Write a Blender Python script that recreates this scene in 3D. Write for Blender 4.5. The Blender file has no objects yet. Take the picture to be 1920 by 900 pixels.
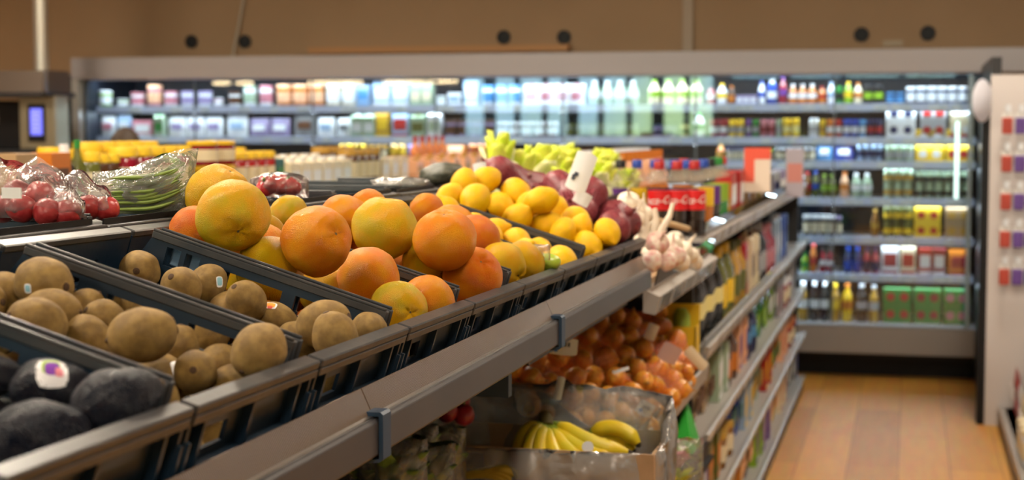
import bpy, bmesh, math, random
from mathutils import Vector, Matrix, Quaternion, noise
R = math.radians
scene = bpy.context.scene
col = scene.collection

# ------------------------------------------------------------------ camera
FPX, EYE = 3000.0, 1.56
PITCH = math.atan(210/FPX)
YAW = math.atan(748/FPX*math.cos(PITCH))
cam_data = bpy.data.cameras.new('camera')
cam = bpy.data.objects.new('camera', cam_data); col.objects.link(cam)
cam.location = (0, 0, EYE)
cam.rotation_euler = (math.pi/2-PITCH, 0, YAW)
cam_data.sensor_width = 36; cam_data.lens = FPX/1920*36
cam_data.clip_start = .05; cam_data.clip_end = 200
cam_data.dof.use_dof = True
cam_data.dof.focus_distance = 2.15
cam_data.dof.aperture_fstop = 5.6
scene.camera = cam
FW = Vector((-math.sin(YAW)*math.cos(PITCH), math.cos(YAW)*math.cos(PITCH), -math.sin(PITCH)))
RT = Vector((math.cos(YAW), math.sin(YAW), 0)); UP = RT.cross(FW)

# ------------------------------------------------------------------ world and light
scene.view_settings.view_transform = 'Standard'
scene.view_settings.look = 'None'
scene.view_settings.gamma = 1
scene.view_settings.use_curve_mapping = False
scene.view_settings.exposure = 0.14
world = bpy.data.worlds.new('sky_world'); scene.world = world; world.use_nodes = True
wn = world.node_tree; wn.nodes.clear()
w_out = wn.nodes.new('ShaderNodeOutputWorld'); w_bg = wn.nodes.new('ShaderNodeBackground')
w_no = wn.nodes.new('ShaderNodeTexNoise'); w_no.inputs['Scale'].default_value = 9; w_no.inputs['Detail'].default_value = 3
w_sky = wn.nodes.new('ShaderNodeValToRGB')      # daylight haze with pale greenery outside the shop window
w_sky.color_ramp.elements[0].position = .42; w_sky.color_ramp.elements[0].color = (.42,.66,.80,1)
w_sky.color_ramp.elements[1].position = .60; w_sky.color_ramp.elements[1].color = (.55,.78,.42,1)
w_tc = wn.nodes.new('ShaderNodeTexCoord'); wn.links.new(w_tc.outputs['Generated'], w_no.inputs['Vector']); wn.links.new(w_no.outputs['Fac'], w_sky.inputs['Fac'])
wn.links.new(w_sky.outputs[0], w_bg.inputs[0]); wn.links.new(w_bg.outputs[0], w_out.inputs[0])
w_bg.inputs[1].default_value = 7.5

def area_light(name, loc, rot, sx, sy, power, color):
    l = bpy.data.lights.new(name, 'AREA'); l.shape = 'RECTANGLE'; l.size = sx; l.size_y = sy
    l.energy = power; l.color = color
    o = bpy.data.objects.new(name, l); o.location = loc; o.rotation_euler = rot; col.objects.link(o)
    return o
CEIL = 3.3
LAMPS = [(x, y) for x in (-5.6, -2.7, .5) for y in (-3.6, -.6, 2.4, 5.2, 7.8)]
for x, y in LAMPS:
    area_light('ceiling_lamp_light', (x, y, CEIL-.07), (0, 0, 0), .5, .5, 43, (1, .86, .68))
# a row of track lamps aimed at the produce display
for y in (1.0, 2.3, 3.6):
    area_light('track_lamp_light', (-1.9, y+.3, 2.95), (0, R(-32), 0), .16, .16, 27, (1, .88, .70))

# ------------------------------------------------------------------ mesh building
class MB:
    def __init__(s): s.v = []; s.f = []; s.m = []; s.cur = 0
    def mat(s, i): s.cur = i; return s
    def add(s, vs, fs):
        b = len(s.v); s.v += [tuple(v) for v in vs]; s.f += [[b+i for i in f] for f in fs]; s.m += [s.cur]*len(fs); return s
    def box(s, a, b, tf=None):
        x0, y0, z0 = a; x1, y1, z1 = b
        vs = [Vector(p) for p in ((x0,y0,z0),(x1,y0,z0),(x1,y1,z0),(x0,y1,z0),(x0,y0,z1),(x1,y0,z1),(x1,y1,z1),(x0,y1,z1))]
        if tf: vs = [tf(v) for v in vs]
        return s.add(vs, [(0,3,2,1),(4,5,6,7),(0,1,5,4),(1,2,6,5),(2,3,7,6),(3,0,4,7)])
    def lathe(s, prof, n=20, c=(0,0,0), sx=1, sy=1):
        vs = []; k = len(prof)
        for r, z in prof:
            for i in range(n):
                a = 2*math.pi*i/n; vs.append((c[0]+r*math.cos(a)*sx, c[1]+r*math.sin(a)*sy, c[2]+z))
        fs = [(j*n+i, j*n+(i+1)%n, (j+1)*n+(i+1)%n, (j+1)*n+i) for j in range(k-1) for i in range(n)]
        fs += [tuple(range(n-1,-1,-1)), tuple((k-1)*n+i for i in range(n))]
        return s.add(vs, fs)
    def tube(s, pts, rad, n=10):
        pts = [Vector(p) for p in pts]; k = len(pts); vs = []
        rads = rad if isinstance(rad, (list, tuple)) else [rad]*k
        t = (pts[1]-pts[0]).normalized(); u = t.orthogonal().normalized()
        for j in range(k):
            t = (pts[min(j+1,k-1)]-pts[max(j-1,0)]).normalized()
            u = (u-t*u.dot(t)).normalized(); w = t.cross(u)
            for i in range(n):
                a = 2*math.pi*i/n; vs.append(pts[j]+(u*math.cos(a)+w*math.sin(a))*rads[j])
        fs = [(j*n+i, j*n+(i+1)%n, (j+1)*n+(i+1)%n, (j+1)*n+i) for j in range(k-1) for i in range(n)]
        fs += [tuple(range(n-1,-1,-1)), tuple((k-1)*n+i for i in range(n))]
        return s.add(vs, fs)
    def extrude(s, prof, y0, y1):          # closed (x,z) profile run along Y
        n = len(prof)
        vs = [(x,y0,z) for x,z in prof]+[(x,y1,z) for x,z in prof]
        return s.add(vs, [tuple(range(n)), tuple(range(2*n-1,n-1,-1))]+[((i+1)%n, i, n+i, n+(i+1)%n) for i in range(n)])
    def mesh(s, name, mats, smooth=False, bevel=0):
        me = bpy.data.meshes.new(name); me.from_pydata(s.v, [], s.f)
        for m in (mats if isinstance(mats, (list, tuple)) else [mats]): me.materials.append(m)
        for p, mi in zip(me.polygons, s.m): p.material_index = mi
        bm = bmesh.new(); bm.from_mesh(me); bmesh.ops.recalc_face_normals(bm, faces=bm.faces)
        if bevel: bmesh.ops.bevel(bm, geom=list(bm.edges), offset=bevel, segments=1, affect='EDGES', clamp_overlap=True)
        bm.to_mesh(me); bm.free()
        if smooth:
            for p in me.polygons: p.use_smooth = True
            if smooth != 'all':
                try: me.set_sharp_from_angle(angle=R(38))
                except Exception: pass
        return me
    def build(s, name, mats, parent=None, smooth=False, bevel=0, loc=None):
        o = bpy.data.objects.new(name, s.mesh(name, mats, smooth, bevel)); col.objects.link(o)
        if parent: o.parent = parent
        if loc is not None: o.location = loc
        return o
def tag(o, label, cat, group=None, kind=None):
    if label: o['label'] = label
    if cat: o['category'] = cat
    if group: o['group'] = group
    if kind: o['kind'] = kind
    return o
def empty(name, loc=(0,0,0), label=None, cat=None, group=None, rz=0):
    o = bpy.data.objects.new(name, None); col.objects.link(o); o.location = loc; o.rotation_euler = (0,0,rz)
    o.empty_display_size = .02
    return tag(o, label, cat, group)
def struct(o): o['kind'] = 'structure'; return o
def copy_tree(o, parent=None):
    c = o.copy(); col.objects.link(c)
    if parent is not None: c.parent = parent
    for ch in list(o.children): copy_tree(ch, c)
    return c
ORD = ['', 'first', 'second', 'third', 'fourth', 'fifth', 'sixth', 'seventh', 'eighth', 'ninth', 'tenth', 'eleventh', 'twelfth', 'thirteenth', 'fourteenth', 'fifteenth', 'sixteenth', 'seventeenth', 'eighteenth', 'nineteenth', 'twentieth']
def ordinal(i, n, lo='leftmost', hi='rightmost'):
    if n == 1: return ''
    if i == 0: return lo+' '
    if i == n-1: return hi+' '
    return ORD[i+1]+' '+{'leftmost':'from left, ', 'nearest':'nearest '}[lo]

# ------------------------------------------------------------------ materials
_mats = {}
def mat(name, c, rough=.5, metal=0, spec=.5, coat=0, noise_c=None, noise_s=20, bump=0, bump_s=200, emit=None, emit_s=0, trans=0, alpha=1, sss=0, detail=3, lo=.4, hi=.6):
    if name in _mats: return _mats[name]
    m = bpy.data.materials.new(name); m.use_nodes = True; _mats[name] = m
    nt = m.node_tree; b = nt.nodes['Principled BSDF']
    b.inputs['Base Color'].default_value = (*c, 1); b.inputs['Roughness'].default_value = rough
    b.inputs['Metallic'].default_value = metal; b.inputs['Specular IOR Level'].default_value = spec
    b.inputs['Coat Weight'].default_value = coat; b.inputs['Transmission Weight'].default_value = trans
    b.inputs['Alpha'].default_value = alpha
    if sss:
        b.inputs['Subsurface Weight'].default_value = sss; b.inputs['Subsurface Radius'].default_value = (.012,.006,.002); b.inputs['Subsurface Scale'].default_value = 1
    if emit: b.inputs['Emission Color'].default_value = (*emit, 1); b.inputs['Emission Strength'].default_value = emit_s
    tc = nt.nodes.new('ShaderNodeTexCoord')
    if noise_c:
        n = nt.nodes.new('ShaderNodeTexNoise'); n.inputs['Scale'].default_value = noise_s; n.inputs['Detail'].default_value = detail
        r = nt.nodes.new('ShaderNodeValToRGB'); r.color_ramp.elements[0].position = lo; r.color_ramp.elements[1].position = hi
        r.color_ramp.elements[0].color = (*c, 1); r.color_ramp.elements[1].color = (*noise_c, 1)
        nt.links.new(tc.outputs['Object'], n.inputs['Vector']); nt.links.new(n.outputs['Fac'], r.inputs['Fac']); nt.links.new(r.outputs['Color'], b.inputs['Base Color'])
    if bump:
        n = nt.nodes.new('ShaderNodeTexNoise'); n.inputs['Scale'].default_value = bump_s; n.inputs['Detail'].default_value = 2
        bp = nt.nodes.new('ShaderNodeBump'); bp.inputs['Strength'].default_value = bump; bp.inputs['Distance'].default_value = .002
        nt.links.new(tc.outputs['Object'], n.inputs['Vector']); nt.links.new(n.outputs['Fac'], bp.inputs['Height']); nt.links.new(bp.outputs['Normal'], b.inputs['Normal'])
    return m
def film(name, tint=(.95,.95,.95), milk=.05, bump=.6, scale=40, fres=1.0, rough=.12):
    if name in _mats: return _mats[name]
    m = bpy.data.materials.new(name); m.use_nodes = True; _mats[name] = m; nt = m.node_tree; nt.nodes.clear()
    N = nt.nodes.new; L = nt.links.new
    out = N('ShaderNodeOutputMaterial'); tr = N('ShaderNodeBsdfTransparent'); tr.inputs[0].default_value = (*tint, 1)
    gl = N('ShaderNodeBsdfPrincipled'); gl.inputs['Base Color'].default_value = (.8,.8,.8,1); gl.inputs['Roughness'].default_value = rough; gl.inputs['Specular IOR Level'].default_value = 1
    tc = N('ShaderNodeTexCoord'); no = N('ShaderNodeTexNoise'); no.inputs['Scale'].default_value = scale; no.inputs['Detail'].default_value = 4; no.inputs['Distortion'].default_value = 1.2
    bp = N('ShaderNodeBump'); bp.inputs['Strength'].default_value = bump; bp.inputs['Distance'].default_value = .01
    L(tc.outputs['Object'], no.inputs['Vector']); L(no.outputs['Fac'], bp.inputs['Height']); L(bp.outputs['Normal'], gl.inputs['Normal'])
    gs = N('ShaderNodeBsdfGlossy'); gs.inputs['Roughness'].default_value = rough; L(bp.outputs['Normal'], gs.inputs['Normal'])
    mx0 = N('ShaderNodeMixShader'); mx0.inputs[0].default_value = milk; L(tr.outputs[0], mx0.inputs[1]); L(gl.outputs[0], mx0.inputs[2])
    fr = N('ShaderNodeFresnel'); fr.inputs[0].default_value = 1.5; L(bp.outputs['Normal'], fr.inputs['Normal'])
    mu = N('ShaderNodeMath'); mu.operation = 'MULTIPLY'; mu.use_clamp = True; mu.inputs[1].default_value = fres; L(fr.outputs[0], mu.inputs[0])
    mx = N('ShaderNodeMixShader'); L(mu.outputs[0], mx.inputs[0]); L(mx0.outputs[0], mx.inputs[1]); L(gs.outputs[0], mx.inputs[2]); L(mx.outputs[0], out.inputs[0])
    return m
def glass_mat(name, tint=(.93,.97,.96), fres=1.6):
    return film(name, tint, 0.0, 0.0, 1, fres, .02)
def fruit_mat(name, c1, c2, ns, rough, pore, pore_s, spec=.5, sss=.0, c3=None):
    m = mat(name, c1, rough, spec=spec, noise_c=c2, noise_s=ns, lo=.38, hi=.66, sss=sss)
    nt = m.node_tree; b = nt.nodes['Principled BSDF']; tc = [n for n in nt.nodes if n.type == 'TEX_COORD'][0]
    v = nt.nodes.new('ShaderNodeTexVoronoi'); v.inputs['Scale'].default_value = pore_s
    n = nt.nodes.new('ShaderNodeTexNoise'); n.inputs['Scale'].default_value = pore_s*.5; n.inputs['Detail'].default_value = 2
    a = nt.nodes.new('ShaderNodeMath'); a.operation = 'ADD'
    bp = nt.nodes.new('ShaderNodeBump'); bp.inputs['Strength'].default_value = pore; bp.inputs['Distance'].default_value = .0012
    L = nt.links.new
    L(tc.outputs['Object'], v.inputs['Vector']); L(tc.outputs['Object'], n.inputs['Vector']); L(v.outputs['Distance'], a.inputs[0]); L(n.outputs['Fac'], a.inputs[1])
    L(a.outputs[0], bp.inputs['Height']); L(bp.outputs['Normal'], b.inputs['Normal'])
    return m
COL = dict(white=(.72,.73,.74), cream=(.72,.62,.42), yellow=(.78,.5,.02), gold=(.6,.33,.04), orange=(.75,.22,.02), red=(.55,.02,.02), crimson=(.35,.01,.03), pink=(.7,.25,.3), purple=(.16,.04,.3), lilac=(.4,.32,.55), blue=(.02,.08,.5), navy=(.01,.02,.1), teal=(.01,.16,.15), green=(.03,.3,.05), lime=(.35,.6,.03), olive=(.16,.17,.03), brown=(.13,.05,.02), black=(.012,.012,.014), grey=(.3,.3,.31), pale_blue=(.4,.55,.75), peach=(.78,.42,.24), pale_green=(.45,.58,.4), amber=(.3,.12,.01), cola=(.02,.006,.003), tan=(.5,.32,.16), silver=(.5,.5,.52), sky=(.1,.35,.7), pale_yellow=(.75,.65,.25))
for _k in COL: COL[_k] = tuple(v*(.95 if _k in ('white','cream','pale_yellow','peach','yellow') else .66) for v in COL[_k])
def cm(n): return mat('paint_'+n, COL[n], .4, spec=.4)
M = dict(
 crate=mat('crate_plastic', (.004,.015,.032), .42, spec=.45, noise_c=(.007,.021,.040), noise_s=9, bump=.15, bump_s=60),
 crate_rim=mat('crate_rim_plastic', (.022,.026,.032), .36, spec=.55, noise_c=(.040,.040,.042), noise_s=12, bump=.15, bump_s=60),
 rail=mat('painted_rail', (.045,.043,.048), .38, metal=.2, noise_c=(.055,.052,.056), noise_s=6),
 steel=mat('brushed_steel', (.45,.44,.43), .3, metal=1), navy=mat('navy_powder_coat', (.012,.04,.085), .45),
 dark=mat('dark_metal', (.018,.019,.022), .5), black=mat('black_plastic', (.006,.006,.007), .5, spec=.3),
 white=cm('white'), paper=mat('paper_white', (.72,.72,.7), .6), film3=film('tight_film', (.97,.97,.97), .04, .6, 50, 1.3), tagw=mat('price_card', (.68,.70,.74), .35, noise_c=(.45,.5,.56), noise_s=60),
 shelfw=mat('shelf_white_metal', (.5,.5,.52), .4), shelfg=mat('shelf_grey_metal', (.36,.34,.32), .4, metal=.2),
 card=mat('cardboard', (.36,.22,.11), .8, noise_c=(.42,.27,.15), noise_s=14), film=film('clear_film', milk=.17, bump=.9, scale=28, fres=1.7),
 film2=film('soft_liner_film', (.82,.82,.80), .26, .9, 16, 1.5, .2), acrylic=glass_mat('acrylic', (.9,.93,.93), 1.6), glass=glass_mat('door_glass'))

COOLER=[('A',-5.58,-5.476,1,'tub',0.094,0.117,'lime','white'),('A',-5.434,-5.343,1,'tub',0.082,0.059,'lime','white'),('A',-5.331,-5.224,1,'tub',0.096,0.103,'white','pink'),('A',-5.207,-5.093,1,'tub',0.103,0.155,'pink','peach'),('A',-5.077,-4.971,1,'tub',0.095,0.11,'white','pink'),('A',-4.95,-4.841,1,'tub',0.098,0.11,'white','lilac'),('A',-4.821,-4.712,1,'tub',0.098,0.11,'white','lilac'),('A',-4.696,-4.624,1,'tub',0.065,0.062,'pink','white'),('A',-4.588,-4.492,1,'tub',0.086,0.103,'white','brown'),('A',-4.48,-4.377,1,'tub',0.093,0.145,'white','pale_green'),('A',-4.361,-4.259,1,'tub',0.092,0.145,'white','pink'),('A',-4.239,-3.884,3,'tub',0.107,0.152,'orange','peach'),('A',-3.876,-3.652,2,'tub',0.101,0.152,'cream','white'),('A',-3.645,-3.553,1,'box',0.087,0.145,'pale_blue','sky'),('A',-3.538,-3.272,2,'box',0.126,0.159,'pale_blue','white'),('A',-3.265,-3.107,2,'carton',0.075,0.152,'pale_green','cream'),('A',-3.092,-3.017,1,'tub',0.067,0.069,'pale_green','white'),('A',-3.006,-2.913,1,'box',0.088,0.09,'white','pale_blue'),('A',-2.898,-2.795,1,'box',0.098,0.166,'pale_blue','white'),('A',-2.776,-2.501,3,'tub',0.082,0.138,'white','sky'),('A',-2.483,-2.069,4,'carton',0.098,0.145,'white','pink'),('A',-2.051,-1.714,4,'bottle',0.076,0.159,'pale_green','white'),('A',-1.662,-1.297,4,'bottle',0.082,0.166,'cream','lime'),('A',-1.279,-1.218,1,'bottle',0.056,0.124,'red','black'),('A',-1.214,-1.142,1,'bottle',0.065,0.138,'white','yellow'),('A',-1.139,-1.091,1,'slim',0.043,0.124,'brown','orange'),('A',-1.084,-0.955,3,'box',0.041,0.062,'lilac','white'),('A',-0.948,-0.901,1,'bottle',0.043,0.152,'white','blue'),('A',-0.894,-0.826,1,'spray',0.064,0.138,'blue','white'),('A',-0.82,-0.762,1,'bottle',0.051,0.179,'crimson','purple'),('A',-0.759,-0.578,3,'bottle',0.054,0.131,'orange','white'),('A',-0.575,-0.518,1,'bottle',0.051,0.117,'orange','red'),('A',-0.515,-0.465,1,'bottle',0.045,0.145,'white','pale_blue'),('A',-0.462,-0.419,1,'can',0.039,0.117,'green','black'),('A',-0.416,-0.356,1,'bottle',0.053,0.145,'lime','yellow'),('A',-0.353,-0.297,1,'bottle',0.05,0.138,'cream','orange'),('A',-0.294,-0.169,2,'can',0.056,0.124,'black','lime'),('A',-0.156,-0.042,2,'tub',0.051,0.076,'navy','sky'),('A',-0.036,0.344,6,'tub',0.057,0.11,'navy','white'),('B',-5.58,-5.455,1,'pouch',0.118,0.152,'white','pink'),('B',-5.447,-5.331,1,'pouch',0.11,0.159,'pale_blue','white'),('B',-5.323,-5.166,1,'box',0.148,0.117,'pink','white'),('B',-5.142,-5.068,1,'carton',0.07,0.159,'pale_green','green'),('B',-5.06,-4.64,3,'pouch',0.133,0.145,'white','lilac'),('B',-4.624,-4.46,1,'pouch',0.155,0.159,'white','pale_blue'),('B',-4.449,-4.145,2,'pouch',0.144,0.131,'lilac','white'),('B',-4.125,-3.961,1,'pouch',0.156,0.166,'grey','brown'),('B',-3.946,-3.814,1,'pouch',0.125,0.138,'white','pale_blue'),('B',-3.799,-3.691,1,'pouch',0.102,0.131,'white','grey'),('B',-3.683,-3.515,2,'carton',0.08,0.159,'pale_green','white'),('B',-3.515,-3.416,1,'box',0.094,0.172,'gold','yellow'),('B',-3.401,-3.28,1,'box',0.115,0.166,'pale_blue','red'),('B',-3.265,-3.159,1,'carton',0.1,0.159,'pale_green','olive'),('B',-3.144,-3.047,1,'carton',0.092,0.172,'white','pale_green'),('B',-3.032,-2.684,4,'tub',0.078,0.117,'lilac','brown'),('B',-2.677,-2.248,5,'tub',0.077,0.103,'brown','white'),('B',-2.23,-1.714,6,'tub',0.077,0.09,'grey','olive'),('B',-1.627,-1.463,2,'tub',0.074,0.083,'lilac','navy'),('B',-1.449,-1.38,1,'tub',0.062,0.097,'pale_yellow','olive'),('B',-1.366,-1.283,1,'bottle',0.075,0.159,'white','green'),('B',-1.255,-1.135,2,'can',0.054,0.117,'crimson','white'),('B',-1.132,-1.033,2,'can',0.045,0.117,'yellow','silver'),('B',-1.026,-0.985,1,'can',0.037,0.117,'purple','silver'),('B',-0.982,-0.938,1,'can',0.04,0.117,'green','silver'),('B',-0.935,-0.836,2,'can',0.044,0.117,'pink','crimson'),('B',-0.833,-0.796,1,'can',0.033,0.117,'pale_green','silver'),('B',-0.793,-0.685,2,'can',0.048,0.124,'yellow','pale_yellow'),('B',-0.628,-0.562,1,'can',0.06,0.124,'white','silver'),('B',-0.558,-0.525,1,'can',0.03,0.117,'yellow','gold'),('B',-0.518,-0.465,1,'can',0.048,0.117,'orange','white'),('B',-0.462,-0.419,1,'can',0.039,0.117,'red','white'),('B',-0.416,-0.32,2,'can',0.043,0.117,'blue','white'),('B',-0.317,-0.271,1,'can',0.041,0.117,'sky','white'),('B',-0.267,-0.172,2,'can',0.043,0.117,'navy','red'),('B',-0.156,0.032,1,'pack',0.179,0.103,'white','navy'),('B',0.052,0.216,1,'pack',0.156,0.103,'silver','red'),('B',0.232,0.375,1,'pack',0.136,0.11,'cream','white'),('C',-3.776,-3.584,2,'jar',0.086,0.103,'olive','yellow'),('C',-3.584,-3.431,3,'jar',0.046,0.097,'brown','gold'),('C',-3.412,-3.299,2,'bottle',0.051,0.131,'gold','yellow'),('C',-3.287,-3.182,1,'box',0.1,0.11,'lilac','purple'),('C',-3.167,-2.883,2,'box',0.135,0.131,'orange','peach'),('C',-2.861,-2.666,4,'bottle',0.044,0.138,'orange','red'),('C',-1.211,-1.152,1,'slim',0.052,0.11,'orange','gold'),('C',-1.142,-1.023,3,'jar',0.036,0.09,'silver','navy'),('C',-1.006,-0.853,3,'jar',0.046,0.083,'olive','lime'),('C',-0.836,-0.585,5,'jar',0.045,0.09,'brown','silver'),('C',-0.578,-0.479,1,'pouch',0.095,0.124,'sky','white'),('C',-0.469,-0.346,1,'pouch',0.116,0.124,'blue','white'),('C',-0.327,-0.172,3,'can',0.046,0.117,'pale_blue','navy'),('C',-0.156,0.019,3,'can',0.053,0.103,'pale_green','silver'),('C',0.026,0.206,1,'pack',0.171,0.103,'yellow','white'),('C',0.21,0.36,1,'pack',0.143,0.103,'yellow','red'),('C',0.366,0.375,1,'can',0.008,0.097,'pale_yellow','silver'),('D',-0.658,-0.605,1,'bottle',0.048,0.166,'amber','red'),('D',-0.602,-0.558,1,'bottle',0.039,0.172,'olive','blue'),('D',-0.552,-0.449,2,'bottle',0.046,0.152,'olive','lime'),('D',-0.429,-0.373,1,'bottle',0.051,0.166,'peach','orange'),('D',-0.363,-0.228,2,'bottle',0.061,0.159,'pale_green','white'),('D',-0.163,0.019,3,'can',0.055,0.093,'pale_green','gold'),('D',0.032,0.373,6,'can',0.051,0.086,'pale_green','black'),('E',-0.658,-0.452,4,'jar',0.046,0.138,'black','white'),('E',-0.446,-0.412,1,'jar',0.03,0.131,'black','lilac'),('E',-0.235,-0.182,1,'bottle',0.047,0.179,'amber','gold'),('E',-0.163,0.019,3,'can',0.055,0.097,'olive','yellow'),('E',0.026,0.194,1,'pack',0.159,0.097,'yellow','red'),('E',0.213,0.373,1,'pack',0.152,0.097,'tan','gold'),('F',-0.665,-0.615,1,'bottle',0.045,0.131,'lime','green'),('F',-0.612,-0.565,1,'bottle',0.042,0.186,'orange','red'),('F',-0.552,-0.459,2,'bottle',0.042,0.159,'crimson','black'),('F',-0.399,-0.287,2,'slim',0.05,0.172,'navy','blue'),('F',-0.281,-0.176,2,'slim',0.047,0.166,'crimson','navy'),('F',-0.169,-0.058,1,'box',0.105,0.179,'white','crimson'),('F',-0.052,0.045,1,'box',0.092,0.179,'cream','red'),('F',0.058,0.142,1,'box',0.08,0.172,'red','white'),('F',0.145,0.226,1,'box',0.076,0.172,'crimson','white'),('F',0.238,0.373,1,'box',0.127,0.166,'orange','crimson'),('G',-0.685,-0.615,1,'bottle',0.063,0.248,'gold','white'),('G',-0.608,-0.548,1,'bottle',0.054,0.248,'cola','white'),('G',-0.542,-0.485,1,'bottle',0.051,0.248,'black','white'),('G',-0.479,-0.416,1,'bottle',0.057,0.241,'gold','yellow'),('G',-0.409,-0.337,1,'bottle',0.065,0.241,'yellow','orange'),('G',-0.32,-0.248,1,'bottle',0.065,0.241,'black','silver'),('G',-0.241,-0.176,1,'bottle',0.059,0.235,'gold','silver'),('G',-0.156,0.026,1,'pack',0.173,0.11,'green','red'),('G',0.032,0.206,1,'pack',0.165,0.11,'green','crimson'),('G',0.213,0.373,1,'pack',0.152,0.11,'green','pink'),('G',0.379,0.375,1,'can',-0.004,0.186,'pale_green','silver')]
SECOND=[(3.823,3.983,1.491,1,'box','tan','brown'),(3.989,4.18,1.491,1,'box','orange','brown'),(4.206,4.255,1.526,1,'slim','olive','green'),(4.122,4.193,1.514,1,'slim','black','white'),(4.248,4.33,1.489,1,'jar','olive','yellow'),(4.336,4.458,1.483,2,'jar','brown','yellow'),(4.462,4.94,1.502,5,'jar','crimson','yellow'),(5.013,5.298,1.467,2,'jar','gold','yellow'),(5.317,5.67,1.474,4,'jar','red','yellow'),(5.675,5.754,1.444,1,'box','teal','green'),(5.764,6.467,1.441,6,'carton','cream','white'),(6.501,6.888,1.466,4,'jar','brown','gold'),(6.902,7.327,1.423,3,'box','cream','white'),(7.344,9.29,1.411,9,'carton','peach','gold')]
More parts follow.
